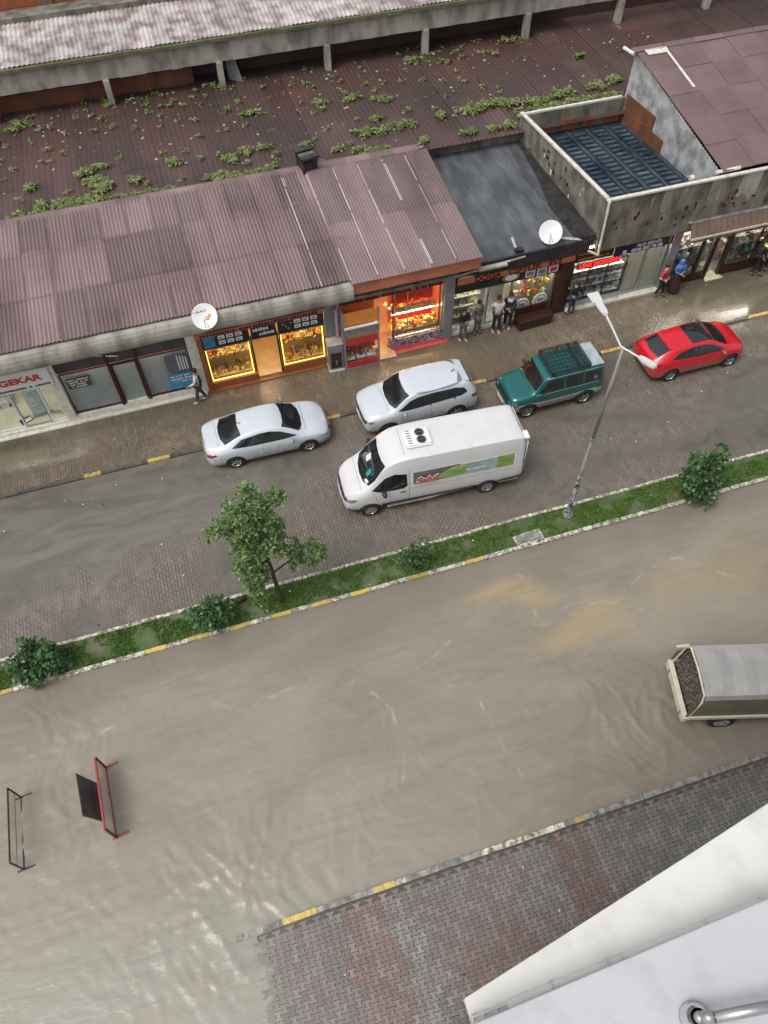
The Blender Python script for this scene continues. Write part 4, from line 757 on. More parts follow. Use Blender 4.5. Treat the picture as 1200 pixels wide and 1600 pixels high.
P('display_back', mat('pale rose wall', (.60, .52, .46), (.55, .47, .40), 3), lambda b: [b.box(19.5, 21.4, 23.0, 23.05, .2, 3), b.box(22.2, 26, 23.1, 23.15, .2, 3), b.box(21.5, 22.1, 24.8, 24.85, .1, 3)], Cd)
PAL_CL = [MATS['goods white'], MATS['goods black'], MATS['goods grey'], mat('goods rose', (.55, .16, .22)), mat('goods teal', (.12, .32, .32)), MATS['goods cream']]
goods('bag_display', 'black and white bags and shoes crowded in the window behind the woman in blue', 'shop goods', 19.6, 21.3, 22.4, 22.9, (.46, .9, 1.35, 1.8), PAL_CL, 34, .22, 13, [5, 3, 1, .6, .4, 1])
goods('clothes_display', 'pink, teal and white clothes in the window behind the man in the yellow topped jacket', 'shop goods', 22.3, 25.1, 22.4, 23.0, (.42, .9, 1.35, 1.8), PAL_CL, 44, .24, 14, [3, 1, 1, 3, 3, 1])
P('display_shelf', STEEL, lambda b: [b.box(19.6, 21.35, 22.38, 22.95, z, z + .02) for z in (.88, 1.33, 1.78)] + [b.box(22.3, 25.1, 22.38, 22.95, z, z + .02) for z in (.88, 1.33, 1.78)], Cd)
P('goods_ledge', CONC, lambda b: b.box(19.3, 34, 21.78, 21.84, 3.52, 3.6), Cd)
aw = empty('awning', (26, 21.9, 3.2), 0, 'brown ribbed shop awning above the clothes shop at the right end of the street', 'awning')
def awn(b):
    n = 260; vs = []
    for i in range(n + 1):
        x = -6.6 + 14.6 * i / n; h = .012 * math.sin(i * 1.3); vs += [(x, -.1 + h, .32), (x, -.42 + h, -.22)]
    b.add(vs, [(2 * i, 2 * i + 2, 2 * i + 3, 2 * i + 1) for i in range(n)])
part('slats', mat('brown awning slats', (.20, .13, .095), (.15, .10, .075), 3, rough=.5, tint=.2), aw, awn)
part('rail', CREAM, aw, lambda b: [b.box(-6.6, 8, -.46, -.4, -.28, -.2)]); part('valance', mat('valance', (.36, .24, .15), (.3, .2, .13), 3), aw, lambda b: b.box(-6.6, 8, -.2, -.16, -.62, -.38)); part('housing', METCOR, aw, lambda b: b.box(-6.6, 8, -.14, .0, .3, .4))
scribble(aw, DARKRED, -5.7, -4.3, -.5, .15, y=-.215, seed=51, name='lettering'); scribble(aw, DARKRED, -3.9, -2.0, -.5, .15, y=-.215, seed=52, name='lettering')

# ---------------- building D: back hall with dark roof, beam and columns
Dd = empty('back_hall', (5, 36, 0), 0, 'old hall at the top with a dark weed grown roof and concrete beam on posts', 'building')
reparent(roof_field('roof', None, ROOFD, -20, 46, (28.05, 4.74), (37.6, 4.5), 4, 1.05, pitch=.21, amp=.012, seed=8, xj=.03, lap=.016), Dd)
def beam(b):
    n = 120
    for i in range(n):
        x0 = -20 + 66 * i / n; x1 = x0 + 66 / n
        z = 5.62 + .03 * noise.noise(Vector((x0, 0, 0))); b.box(x0, x1, 36.15, 36.45, z, 6.5, 0)
P('beam', CONC, beam, Dd)
P('beam_edge', MOSSM, lambda b: [b.box(-20 + k * .8, -19.2 + k * .8, 35.98 + .03 * random.random(), 36.5, 6.5, 6.62 + .04 * random.random(), 0, random.random()) for k in range(82)], Dd)
for k in range(-2, 8):
    x = -1.36 + 4.93 * k + (-.2 if k == 3 else 0)
    P('column', CONC, lambda b: b.box(x - .13, x + .13, 36.0, 36.4, 4.4, 5.64), Dd, bevel=.02)
reparent(roof_field('upper_roof', None, ROOFL, -20, 20, (36.1, 6.68), (39.2, 7.0), 2, 1.0, pitch=.2, amp=.03, seed=11, lap=.02), Dd)
P('inner_wall', WOODR, lambda b: [b.box(-20, 2.4, 36.95, 37.0, 4.4, 5.22)], Dd)
P('rubble_wall', ROOFD, lambda b: b.box(4.6, 46, 37.5, 37.6, 4.4, 5.3), Dd)
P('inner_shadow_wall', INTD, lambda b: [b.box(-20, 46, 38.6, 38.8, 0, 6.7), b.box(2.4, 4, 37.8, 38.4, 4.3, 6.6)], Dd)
P('hanging_panel', GREYP, lambda b: b.add([(3.95, 36.6, 4.6), (4.5, 36.3, 4.55), (4.35, 36.6, 5.5), (3.9, 36.8, 5.6)], [(0, 1, 2, 3)]), Dd)
P('base_wall', CONCD, lambda b: b.box(-20, 46, 28.5, 38.5, 0, 4.3), Dd)
P('upper_wall', CONCD, lambda b: [b.box(-20, 46, 39.2, 39.5, 5, 7.25), b.box(-20, 46, 39.5, 42.1, 6.3, 6.5)], Dd)
P('brick_infill', BRICKO, lambda b: [b.box(-20, -3.3, 42.2, 42.4, 5, 8.6), b.box(-2.9, 0, 42.2, 42.4, 5, 8.6)], Dd)
P('upper_post', CONCD, lambda b: [b.box(-3.3, -2.9, 42.1, 42.4, 5, 8.6), b.box(0, 46, 42.1, 42.4, 5, 8.6)], Dd)

# weeds on the dark roof
CL = [(-2.96, 30.76, 0.3, 30), (-2.3, 31.02, 0.3, 24), (-2.54, 29.93, 0.45, 60), (-2.34, 29.41, 0.35, 40), (-4.97, 30.37, 0.25, 14), (-3.97, 28.84, 0.4, 40), (-4.68, 28.94, 0.35, 26), (-3.01, 28.74, 0.5, 50), (-5.37, 35.61, 0.35, 20), (0.57, 30.41, 0.3, 18), (-1.21, 29.49, 0.25, 10), (2.82, 29.81, 0.3, 18), (3.58, 30.29, 0.3, 16), (4.13, 30.36, 0.25, 14), (4.27, 28.61, 0.3, 14), (2.12, 28.85, 0.4, 26), (7.45, 33.11, 0.35, 20), (8.82, 32.99, 0.35, 30), (9.98, 32.55, 0.35, 26), (9.29, 30.99, 0.3, 20), (8.45, 30.1, 0.4, 34), (9.25, 29.94, 0.4, 36), (10.17, 30.16, 0.35, 24), (7.82, 28.88, 0.25, 12), (5.92, 29.91, 0.3, 18), (7.09, 29.22, 0.25, 10), (12.59, 28.66, 0.3, 14), (11.97, 30.37, 0.3, 16), (13.4, 30.27, 0.4, 40), (14.25, 30.55, 0.4, 46), (15.23, 30.39, 0.45, 50), (16.29, 30.04, 0.45, 50), (17.69, 30.43, 0.5, 56), (19.27, 30.48, 0.5, 50), (20.39, 30.83, 0.4, 30), (19.89, 33.38, 0.25, 8), (13.63, 28.6, 0.25, 16), (10.66, 28.69, 0.25, 12), (4.19, 33.24, 0.3, 14), (14.33, 28.6, 0.3, 20), (-5.79, 35.21, 0.3, 14), (12.6, 35.7, 0.4, 30), (17.5, 36, 0.4, 20), (3.2, 36.2, 0.4, 16), (-1.4, 36.3, 0.5, 20)]
def weeds():
    b = MB(); rnd = random.Random(12)
    def leafclump(x, y, z, n, s):
        for k in range(n):
            a = rnd.uniform(0, 6.28); r_ = rnd.uniform(0, s); px_, py_ = x + r_ * math.cos(a), y + r_ * .8 * math.sin(a); h = z + rnd.uniform(.02, .16); l_ = rnd.uniform(.05, .12); a2 = rnd.uniform(0, 6.28); c, s_ = math.cos(a2), math.sin(a2); t = rnd.random(); q = rnd.uniform(-.04, .04)
            b.add([(px_, py_, h), (px_ + c * l_ - s_ * l_ * .4, py_ + s_ * l_ + c * l_ * .4, h + q), (px_ + c * l_ * 1.8, py_ + s_ * l_ * 1.8, h - q), (px_ + c * l_ + s_ * l_ * .4, py_ + s_ * l_ - c * l_ * .4, h + .03)], [(0, 1, 2, 3)], 0, t)
    zr = lambda y: 4.74 - (y - 28.05) * .025
    for x, y, s_, n in CL:
        for k in range(max(4, n // 3)):
            a = rnd.uniform(0, 6.28); q = rnd.uniform(0, s_); X_, Y_ = x + q * 1.3 * math.cos(a), y + q * .7 * math.sin(a); leafclump(X_, Y_, zr(Y_), rnd.randint(18, 44), rnd.uniform(.08, .22))
    for k in range(170):
        x = rnd.uniform(-8, 17); y = rnd.uniform(29, 36.8) if k % 2 else rnd.triangular(32, 36.8, 36.3); leafclump(x, y, zr(y), rnd.randint(4, 16), .11)
    x = -6
    while x < 9.6:      # fringe along the ridge
        d = noise.noise(Vector((x * .5, 3, 3))) + .1
        if d > 0: leafclump(x, 28.35 + rnd.uniform(-.1, .25), 4.78, int(10 + 30 * d), .12)
        x += .09
    for k in range(200):
        x = rnd.uniform(15, 20); leafclump(x, 28.9 + rnd.uniform(-.25, .7), 4.74, rnd.randint(10, 22), .12)
    tag(b.build('roof_weeds', ROOFPLANT), 'scattered clumps of green weeds and moss growing on the dark maroon roof', 'weeds', kind='stuff')
weeds()
def litter_roof():
    b = MB(); rnd = random.Random(14)
    for k in range(300):
        x = rnd.uniform(-8, 24); y = rnd.triangular(29, 37, 36); s_ = rnd.uniform(.02, .07); z = 4.74 - (y - 28.05) * .025 + .02
        xf = Matrix.Translation((x, y, z)) @ Matrix.Rotation(rnd.uniform(0, 3), 4, 'Z'); b.box(-s_, s_, -s_ * .6, s_ * .6, 0, .03, 0 if rnd.random() < .6 else 1, .5, xf)
    tag(b.build('roof_debris', [CONC, MOSSM]), 'small pale bits of rubble and dead leaves strewn over the dark roof', 'debris', kind='stuff')
litter_roof()
chm = empty('roof_chimney', (5.45, 27.9, 4.95), R(10), 'black sooty box chimney with a mossy slatted lid on the roof ridge', 'chimney')
part('stack', BLACK, chm, lambda b: b.box(-.3, .3, -.35, .35, -.2, .45)); part('cap', TARD, chm, lambda b: [b.box(-.38, .38, -.42, -.16, .62, .7), b.box(-.38, .38, .16, .42, .62, .7)]); part('cap_moss', MOSSM, chm, lambda b: b.box(-.3, .3, -.10, .10, .60, .64)); part('post', BLACK, chm, lambda b: [b.box(x, x + .06, y, y + .06, .45, .62) for x in (-.32, .26) for y in (-.36, .3)]); part('flashing', TARD, chm, lambda b: b.box(-.5, .6, -.85, .5, -.1, -.03, 0, .5, Matrix.Rotation(.08, 4, 'X')))
pv = empty('roof_vent_pipe', (12.1, 22.3, 3.7), 0, 'short white vent pipe standing on the front edge of the tar roof', 'vent pipe'); part('pipe', WPAINT, pv, lambda b: b.cyl((0, 0, 0), (-.12, .2, .35), .05)); part('bracket', BLACK, pv, lambda b: b.box(-.1, .2, -.3, -.1, -.1, .1))

def dish(loc, rad, face, label, patch=None):
    e = empty('satellite_dish', loc, 0, label, 'satellite dish'); d = Vector(face).normalized(); q = d.to_track_quat('Z', 'Y').to_matrix().to_4x4()
    prof = [(.001, -.1 * rad)] + [(rad * k / 8, -.1 * rad + .22 * rad * (k / 8) ** 2) for k in range(1, 9)] + [(rad * 1.02, .12 * rad), (rad * 1.02, .09 * rad)] + [(rad * k / 8, -.14 * rad + .22 * rad * (k / 8) ** 2) for k in range(8, 0, -1)]
    part('reflector', WHITE, e, lambda b: b.lathe(prof, n=32, xf=q), smooth=True)
    if patch: part('faded_print', MATS['goods orange'], e, lambda b: [b.box(.0 + .05 * k, .13 + .04 * k, -.12 + .07 * k, -.07 + .07 * k, -.03, -.01, 0, .5, q) for k in range(3)])
    part('arm', STEEL, e, lambda b: [b.cyl(q @ Vector((0, -rad, 0)), q @ Vector((0, -rad * .3, rad * .75)), .012), b.cyl(q @ Vector((rad * .3, -rad * .9, 0)), q @ Vector((0, -rad * .3, rad * .75)), .01)])
    part('receiver', LAMPW, e, lambda b: b.cyl(q @ Vector((0, -rad * .3, rad * .72)), q @ Vector((0, -rad * .3, rad * .9)), .035))
    part('mount', STEEL, e, lambda b: [b.cyl(q @ Vector((0, 0, -.1 * rad)), (0, .08, -rad * 1.2), .025), b.cyl((0, .08, -rad * 1.15), (0, .2, -rad * 1.15), .02)])
dish((.12, 21.32, 4.38), .43, (-.15, -.75, .75), 'white satellite dish with a faded orange print on the concrete eave above the yellow shop', True)
dish((13.45, 22.25, 4.12), .43, (-.35, -.7, .75), 'plain white satellite dish on the front edge of the tar roof')
ab = empty('aerial_bracket', (14.3, 22.2, 3.75), 0, 'pair of thin white metal struts lying beside the plain satellite dish', 'bracket'); part('strut', WPAINT, ab, lambda b: [b.cyl((-.45, .1, .05), (.25, -.25, .05), .018), b.cyl((-.4, -.02, .05), (.3, -.35, .05), .018)])

# ------------------------------------------------------------------ vehicles
def pchip(pts, x):
    if x <= pts[0][0]: return pts[0][1]
    if x >= pts[-1][0]: return pts[-1][1]
    n = len(pts); d = [(pts[i + 1][1] - pts[i][1]) / (pts[i + 1][0] - pts[i][0]) for i in range(n - 1)]
    m = [d[0]] + [0 if d[i - 1] * d[i] <= 0 else 2 / (1 / d[i - 1] + 1 / d[i]) for i in range(1, n - 1)] + [d[-1]]
    for i in range(n - 1):
        if x <= pts[i + 1][0]:
            h = pts[i + 1][0] - pts[i][0]; t = (x - pts[i][0]) / h
            return (2 * t**3 - 3 * t * t + 1) * pts[i][1] + (t**3 - 2 * t * t + t) * h * m[i] + (-2 * t**3 + 3 * t * t) * pts[i + 1][1] + (t**3 - t * t) * h * m[i + 1]
def body_mesh(S, paint):
    L = S['L']; W = S['W'] / 2; zt, zb, wt, bot, wd = S['top'], S['belt'], S['wt'], S['bot'], S['wd']
    N = 54; vs = []; K = 8
    for i in range(N + 1):
        t = i / N; s = -math.cos(math.pi * t); x = L / 2 * (.45 * s + .55 * (2 * t - 1)); 
        z = pchip(zt, x); b_ = min(pchip(zb, x), z - .012); w_ = W * pchip(wd, x); u = pchip(wt, x) * w_; lo = pchip(bot, x); mid = lo + (b_ - lo) * .45
        cr = S.get('crown', .035)
        sec = [(0, lo), (w_ * .86, lo), (w_ * .975, lo + .1 * (b_ - lo)), (w_, mid), (w_ * .985, lo + (b_ - lo) * .8), (w_ * .955, b_), (u, z - cr), (u * .93, z - cr * .35), (u * .5, z - cr * .08), (0, z)]
        K = len(sec)
        ring = [(x, -a, c) for a, c in sec] + [(x, a, c) for a, c in sec[1:-1]][::-1]
        vs += ring
    M_ = len(ring); b = MB()
    b.add(vs, [(i * M_ + k, (i + 1) * M_ + k, (i + 1) * M_ + (k + 1) % M_, i * M_ + (k + 1) % M_) for i in range(N) for k in range(M_)] + [tuple(range(M_)), tuple(range(N * M_, (N + 1) * M_))[::-1]])
    o = b.build('body', [paint, TRIM], None, smooth=True)
    bm = bmesh.new(); bm.from_mesh(o.data); bmesh.ops.recalc_face_normals(bm, faces=bm.faces); bm.to_mesh(o.data); bm.free()
    ss = o.modifiers.new('s', 'SUBSURF'); ss.levels = ss.render_levels = 1
    cs = []
    for ax in S['axles']:
        c = MB(); r_ = S['rw'] + S.get('archgap', .05)
        for sgn_ in (-1, 1): c.cyl((ax, sgn_ * (W - .26), S['rw']), (ax, sgn_ * (W + .2), S['rw']), r_, r_, 28, 1)
        co = c.build('cut', [paint, TRIM]); bm = bmesh.new(); bm.from_mesh(co.data); bmesh.ops.recalc_face_normals(bm, faces=bm.faces); bm.to_mesh(co.data); bm.free()
        md = o.modifiers.new('b', 'BOOLEAN'); md.operation = 'DIFFERENCE'; md.object = co; md.solver = 'EXACT'; cs.append(co)
    apply_mods(o)
    for c in cs: bpy.data.objects.remove(c)
    try: o.data.set_sharp_from_angle(angle=R(38))
    except Exception: pass
    return o
def bvh_of(o):
    bm = bmesh.new(); bm.from_mesh(o.data); t = BVHTree.FromBMesh(bm); bm.free(); return t
def decal(bvh, parent, name, m, plane, poly, off=.006, cuts=3, side=1, thick=.0):
    """a thin trim or glass panel fitted onto the body skin; plane 'top': (x,y); 'side': (x,z); 'front'/'back': (y,z)"""
    bm = bmesh.new()
    def p3(a, c):
        if plane == 'top': return Vector((a, c, 9))
        if plane == 'side': return Vector((a, side * 5, c))
        return Vector((9 if plane == 'front' else -9, a, c))
    dr = {'top': Vector((0, 0, -1)), 'side': Vector((0, -side, 0)), 'front': Vector((-1, 0, 0)), 'back': Vector((1, 0, 0))}[plane]
    f = bm.faces.new([bm.verts.new(p3(a, c)) for a, c in poly]); bmesh.ops.triangulate(bm, faces=[f])
    for _ in range(cuts): bmesh.ops.subdivide_edges(bm, edges=[e for e in bm.edges if e.calc_length() > .07], cuts=1, use_grid_fill=True); 
    bmesh.ops.triangulate(bm, faces=bm.faces)
    for v in bm.verts:
        h = bvh.ray_cast(v.co, dr, 20)
        if h[0] is None:
            q = v.co + dr * (9 if plane != 'side' else 5); h = bvh.find_nearest(q)
        n = h[1]; 
        if n.dot(dr) > 0: n = -n
        v.co = h[0] + n * off
    bmesh.ops.recalc_face_normals(bm, faces=bm.faces)
    if sum((fc.normal.dot(-dr) for fc in bm.faces)) < 0: bmesh.ops.reverse_faces(bm, faces=bm.faces)
    me = bpy.data.meshes.new(name); bm.to_mesh(me); bm.free(); me.materials.append(m); me.polygons.foreach_set('use_smooth', [True] * len(me.polygons))
    a = me.attributes.new('tint', 'FLOAT', 'FACE'); a.data.foreach_set('value', [.5] * len(me.polygons))
    o = bpy.data.objects.new(name, me); COL.objects.link(o); o.parent = parent; return o
def wheel(parent, x, y, r_, side, wd=.2, style='alloy'):
    b = MB(); s = side
    b.lathe([(r_ * .62, -wd / 2), (r_ * .9, -wd / 2), (r_, -wd * .36), (r_, wd * .36), (r_ * .9, wd / 2), (r_ * .62, wd / 2)], axis='Y', n=26)
    w_ = b.build('wheel', TYRE, parent, smooth=False); w_.location = (x, y, r_)
    q = MB(); f = s * wd * .42
    q.lathe([(r_ * .56, f - s * .03), (r_ * .64, f), (r_ * .66, f + s * .015), (r_ * .66, -f)], axis='Y', n=26)
    q.cyl((0, f - s * .05, 0), (0, f + s * .004, 0), r_ * .16, n=12)
    n = 5 if style == 'alloy' else 12
    for k in range(n):
        a = 2 * math.pi * k / n
        for da in ((-.16, .16) if style == 'alloy' else (0,)):
            c, s_ = math.cos(a), math.sin(a); c2, s2 = math.cos(a + da), math.sin(a + da)
            q.cyl((c * r_ * .12, f - s * .02, s_ * r_ * .12), (c2 * r_ * .6, f - s * .015, s2 * r_ * .6), r_ * (.055 if style == 'alloy' else .09), n=6)
    if style != 'alloy': q.cyl((0, f - s * .06, 0), (0, f - s * .03, 0), r_ * .6, n=24)
    q.build('rim', RIM, w_)
    d = MB(); d.cyl((0, f - s * .09, 0), (0, f - s * .07, 0), r_ * .6, n=20); d.build('brake_disc', BLACK, w_)
def rr(x0, x1, z0, z1, r_=.04):      # rounded rectangle outline
    o = []
    for cx_, cz, a0 in ((x1 - r_, z1 - r_, 0), (x0 + r_, z1 - r_, 90), (x0 + r_, z0 + r_, 180), (x1 - r_, z0 + r_, 270)):
        for k in range(4): a = R(a0 + 30 * k); o.append((cx_ + r_ * math.cos(a), cz + r_ * math.sin(a)))
    return o
def vehicle(name, label, cat, loc, rz, S, paint, group='vehicles along the street', roll=0):
    e = empty(name, loc, rz, label, cat, group); e.rotation_euler = (roll, 0, rz)
    o = body_mesh(S, paint); o.parent = e; B = bvh_of(o)
    W = S['W'] / 2
    for ax in S['axles']:
        for s_ in (-1, 1): wheel(e, ax, s_ * (W - .12), S['rw'], s_, style=S.get('rim', 'alloy'), wd=S.get('tw', .21))
    return e, o, B
def mirror(e, x, y, z, paint, s=1, sz=1):
    for sd_ in (-1, 1):
        o = part('mirror', paint, e, lambda b: b.sph((0, 0, 0), .1 * sz, n=8, sc=(.7, 1.15, .75))); o.location = (x, sd_ * (y + .1 * sz), z)
        part('mirror_arm', TRIM, o, lambda b: b.cyl((0, 0, -.02), (0, -sd_ * .12 * sz, -.04), .025))
def plate(e, x, z, s):
    part('number_plate', WHITE, e, lambda b: b.box(x, x + .012 * s, -.26, .26, z - .055, z + .055))

# --- white sedan
SED = dict(L=4.63, W=1.81, rw=.32, axles=(-1.33, 1.38), crown=.04,
    top=[(-2.315, .72), (-2.28, .93), (-2.15, 1.05), (-1.7, 1.09), (-1.0, 1.33), (-.5, 1.42), (0, 1.445), (.35, 1.42), (.6, 1.35), (1.3, 1.0), (1.75, .92), (2.1, .80), (2.24, .70), (2.315, .5)],
    belt=[(-2.3, .62), (-2.1, .86), (-1.6, .97), (-.6, .95), (.6, .93), (1.3, .90), (1.8, .82), (2.1, .70), (2.3, .42)],
    wt=[(-2.3, .72), (-1.8, .74), (-1.0, .67), (0, .66), (.5, .68), (1.3, .80), (1.8, .78), (2.3, .6)],
    bot=[(-2.315, .42), (-2.2, .28), (-1.9, .2), (1.9, .18), (2.2, .22), (2.315, .34)],
    wd=[(-2.315, .66), (-2.25, .82), (-2.05, .93), (-1.6, .985), (-.8, 1), (.8, 1), (1.6, .98), (1.95, .93), (2.15, .84), (2.26, .7), (2.315, .5)])
e, o, B = vehicle('parked_sedan', 'white saloon car parked astride the kerb, left of all the other cars', 'car', (1.22, 18.98, .035), R(-1), SED, CARW, roll=R(2.6))
def side_both(B, e, name, m, poly, **k):
    for s_ in (-1, 1): decal(B, e, name, m, 'side', poly, side=s_, **k)
decal(B, e, 'windscreen', GLASS, 'top', [(.52, -.56), (.60, -.35), (.63, 0), (.60, .35), (.52, .56), (1.12, .66), (1.27, .4), (1.31, 0), (1.27, -.4), (1.12, -.66)])
decal(B, e, 'rear_window', GLASS, 'top', [(-.93, -.53), (-.99, 0), (-.93, .53), (-1.55, .62), (-1.68, .3), (-1.70, 0), (-1.68, -.3), (-1.55, -.62)])
side_both(B, e, 'side_window', GLASS, [(-1.35, 1.02), (-.95, 1.24), (-.3, 1.335), (.1, 1.33), (.45, 1.25), (1.02, .985), (.6, .975), (-.6, .99)])
side_both(B, e, 'window_post', TRIM, [(-.28, 1.0), (-.22, 1.0), (-.20, 1.33), (-.26, 1.33)], off=.009)
side_both(B, e, 'door_seam', SEAM, [(-.262, .35), (-.25, .35), (-.25, .98), (-.262, .98)], off=.004, cuts=2); side_both(B, e, 'door_seam', SEAM, [(.80, .35), (.812, .35), (.90, .92), (.888, .92)], off=.004, cuts=2)
side_both(B, e, 'door_handle', CARW, rr(-.48, -.32, .83, .86, .012), off=.02, cuts=1); side_both(B, e, 'door_handle', CARW, rr(.3, .46, .83, .86, .012), off=.02, cuts=1); side_both(B, e, 'sill_trim', TRIM, [(-.95, .2), (1.0, .2), (1.0, .26), (-.95, .26)])
side_both(B, e, 'headlight', LIGHTG, [(2.22, .62), (2.05, .68), (1.82, .74), (1.95, .66), (2.2, .57)]); side_both(B, e, 'tail_light', TAIL, [(-2.27, .82), (-1.95, .90), (-1.9, .86), (-2.1, .76), (-2.26, .72)])
decal(B, e, 'grille', BLACK, 'front', rr(-.5, .5, .5, .66, .04)); decal(B, e, 'lower_grille', TRIM, 'front', rr(-.7, .7, .25, .38, .04)); decal(B, e, 'tail_light', TAIL, 'back', rr(-.75, .75, .82, .88, .02))
decal(B, e, 'bonnet_seam', SEAM, 'top', [(1.38, -.62), (1.395, -.62), (1.395, .62), (1.38, .62)], off=.003); decal(B, e, 'boot_seam', SEAM, 'top', [(-1.78, -.6), (-1.77, -.6), (-1.77, .6), (-1.78, .6)], off=.003)
decal(B, e, 'wiper', TRIM, 'top', [(1.22, -.1), (1.24, -.1), (1.0, .45), (.985, .44)], off=.02, cuts=2); decal(B, e, 'wiper', TRIM, 'top', [(1.22, -.6), (1.24, -.6), (1.0, -.1), (.985, -.11)], off=.02, cuts=2)
mirror(e, .80, .90, 1.0, CARW); plate(e, 2.31, .45, 1); plate(e, -2.31, .55, -1)
part('aerial', TRIM, e, lambda b: b.cyl((-.85, 0, 1.36), (-1.0, 0, 1.47), .012))

# --- white suv (faces left)
SUV = dict(L=4.5, W=1.84, rw=.35, axles=(-1.33, 1.36), crown=.05, archgap=.045,
    top=[(-2.25, .8), (-2.22, 1.05), (-2.1, 1.2), (-1.95, 1.45), (-1.72, 1.60), (-1.2, 1.66), (-.4, 1.68), (.3, 1.65), (.58, 1.57), (1.22, 1.13), (1.7, 1.07), (2.05, .97), (2.2, .82), (2.25, .55)],
    belt=[(-2.25, .6), (-2.15, .95), (-1.8, 1.12), (-.6, 1.07), (.6, 1.04), (1.2, 1.02), (1.8, .94), (2.1, .84), (2.25, .5)],
    wt=[(-2.25, .74), (-1.9, .70), (-1.2, .71), (0, .72), (.5, .74), (1.25, .84), (1.8, .82), (2.25, .7)],
    bot=[(-2.25, .45), (-2.1, .3), (-1.8, .24), (1.8, .24), (2.1, .26), (2.25, .4)],
    wd=[(-2.25, .74), (-2.18, .86), (-2.0, .94), (-1.5, .985), (0, 1), (1.5, .98), (1.9, .93), (2.1, .86), (2.2, .76), (2.25, .6)])
e, o, B = vehicle('parked_suv', 'white sport utility car parked astride the kerb behind the white van', 'car', (6.95, 18.83, .035), R(181), SUV, CARW, roll=R(-2.6))
decal(B, e, 'windscreen', GLASS, 'top', [(.48, -.6), (.56, -.35), (.58, 0), (.56, .35), (.48, .6), (1.05, .70), (1.18, .4), (1.22, 0), (1.18, -.4), (1.05, -.70)])
decal(B, e, 'rear_window', GLASS, 'back', [(-.56, 1.2), (.56, 1.2), (.5, 1.53), (-.5, 1.53)])
side_both(B, e, 'side_window', GLASS, [(-1.75, 1.25), (-1.62, 1.42), (-1.3, 1.5), (-.4, 1.54), (.2, 1.51), (.5, 1.43), (.98, 1.11), (.6, 1.10), (-1.5, 1.17)])
for xx in (-.3, -1.25): side_both(B, e, 'window_post', TRIM, [(xx, 1.1), (xx + .06, 1.1), (xx + .07, 1.52), (xx + .01, 1.52)], off=.009)
side_both(B, e, 'roof_rail', STEEL, [(-1.6, 1.605), (.2, 1.615), (.2, 1.635), (-1.6, 1.625)], off=.03); side_both(B, e, 'door_seam', SEAM, [(-.3, .4), (-.288, .4), (-.27, 1.08), (-.282, 1.08)], off=.004, cuts=2); side_both(B, e, 'door_seam', SEAM, [(.78, .4), (.792, .4), (.85, 1.02), (.838, 1.02)], off=.004, cuts=2)
side_both(B, e, 'sill_trim', TRIM, [(-.93, .25), (.93, .25), (.93, .37), (-.93, .37)]); side_both(B, e, 'door_handle', CARW, rr(-.5, -.34, .93, .96, .012), off=.02, cuts=1); side_both(B, e, 'door_handle', CARW, rr(.3, .46, .93, .96, .012), off=.02, cuts=1)
side_both(B, e, 'headlight', LIGHTG, [(2.2, .80), (2.0, .87), (1.85, .89), (1.98, .78), (2.19, .71)]); side_both(B, e, 'tail_light', TAIL, [(-2.23, 1.0), (-1.9, 1.08), (-1.93, .95), (-2.22, .88)])
decal(B, e, 'grille', BLACK, 'front', rr(-.66, .66, .66, .8, .03)); decal(B, e, 'lower_grille', TRIM, 'front', rr(-.72, .72, .36, .5, .04)); decal(B, e, 'emblem', STEEL, 'front', rr(-.07, .07, .67, .79, .05), off=.02, cuts=1)
decal(B, e, 'bonnet_seam', SEAM, 'top', [(1.28, -.68), (1.295, -.68), (1.295, .68), (1.28, .68)], off=.003)
decal(B, e, 'wiper', TRIM, 'top', [(1.14, -.1), (1.16, -.1), (.92, .48), (.905, .47)], off=.02, cuts=2); mirror(e, .78, .92, 1.12, CARW); plate(e, 2.25, .55, 1); plate(e, -2.25, .8, -1)
part('aerial', TRIM, e, lambda b: b.cyl((-1.35, 0, 1.64), (-1.48, 0, 1.74), .016)); part('rear_spoiler', CARW, e, lambda b: b.add([(-1.7, -.56, 1.61), (-1.7, .56, 1.61), (-1.88, .52, 1.56), (-1.88, -.52, 1.56), (-1.7, -.56, 1.57), (-1.7, .56, 1.57), (-1.88, .52, 1.53), (-1.88, -.52, 1.53)], [(0, 1, 2, 3), (7, 6, 5, 4), (3, 2, 6, 7), (0, 3, 7, 4), (1, 5, 6, 2)]))

# --- red hatchback (faces right)
HAT = dict(L=4.28, W=1.82, rw=.325, axles=(-1.28, 1.36), crown=.04,
    top=[(-2.14, .8), (-2.1, 1.0), (-1.95, 1.1), (-1.55, 1.3), (-1.2, 1.40), (-.4, 1.465), (.1, 1.45), (.5, 1.37), (1.25, 1.02), (1.6, .95), (1.95, .82), (2.1, .66), (2.14, .5)],
    belt=[(-2.13, .62), (-2.0, .92), (-1.6, 1.02), (-.6, .98), (.6, .95), (1.25, .92), (1.7, .84), (2.0, .68), (2.14, .42)],
    wt=[(-2.14, .74), (-1.8, .66), (-1.2, .64), (0, .655), (.5, .68), (1.25, .80), (1.7, .78), (2.14, .6)],
    bot=[(-2.14, .42), (-2.0, .26), (-1.7, .2), (1.8, .18), (2.05, .22), (2.14, .34)],
    wd=[(-2.14, .7), (-2.08, .84), (-1.9, .93), (-1.4, .99), (0, .99), (1.3, .985), (1.75, .93), (1.98, .84), (2.09, .7), (2.14, .5)])
e, o, B = vehicle('parked_hatchback', 'bright red hatchback with a black glass roof, parked right of the lamp arm', 'car', (18.2, 18.05, .0), R(.3), HAT, CARR)
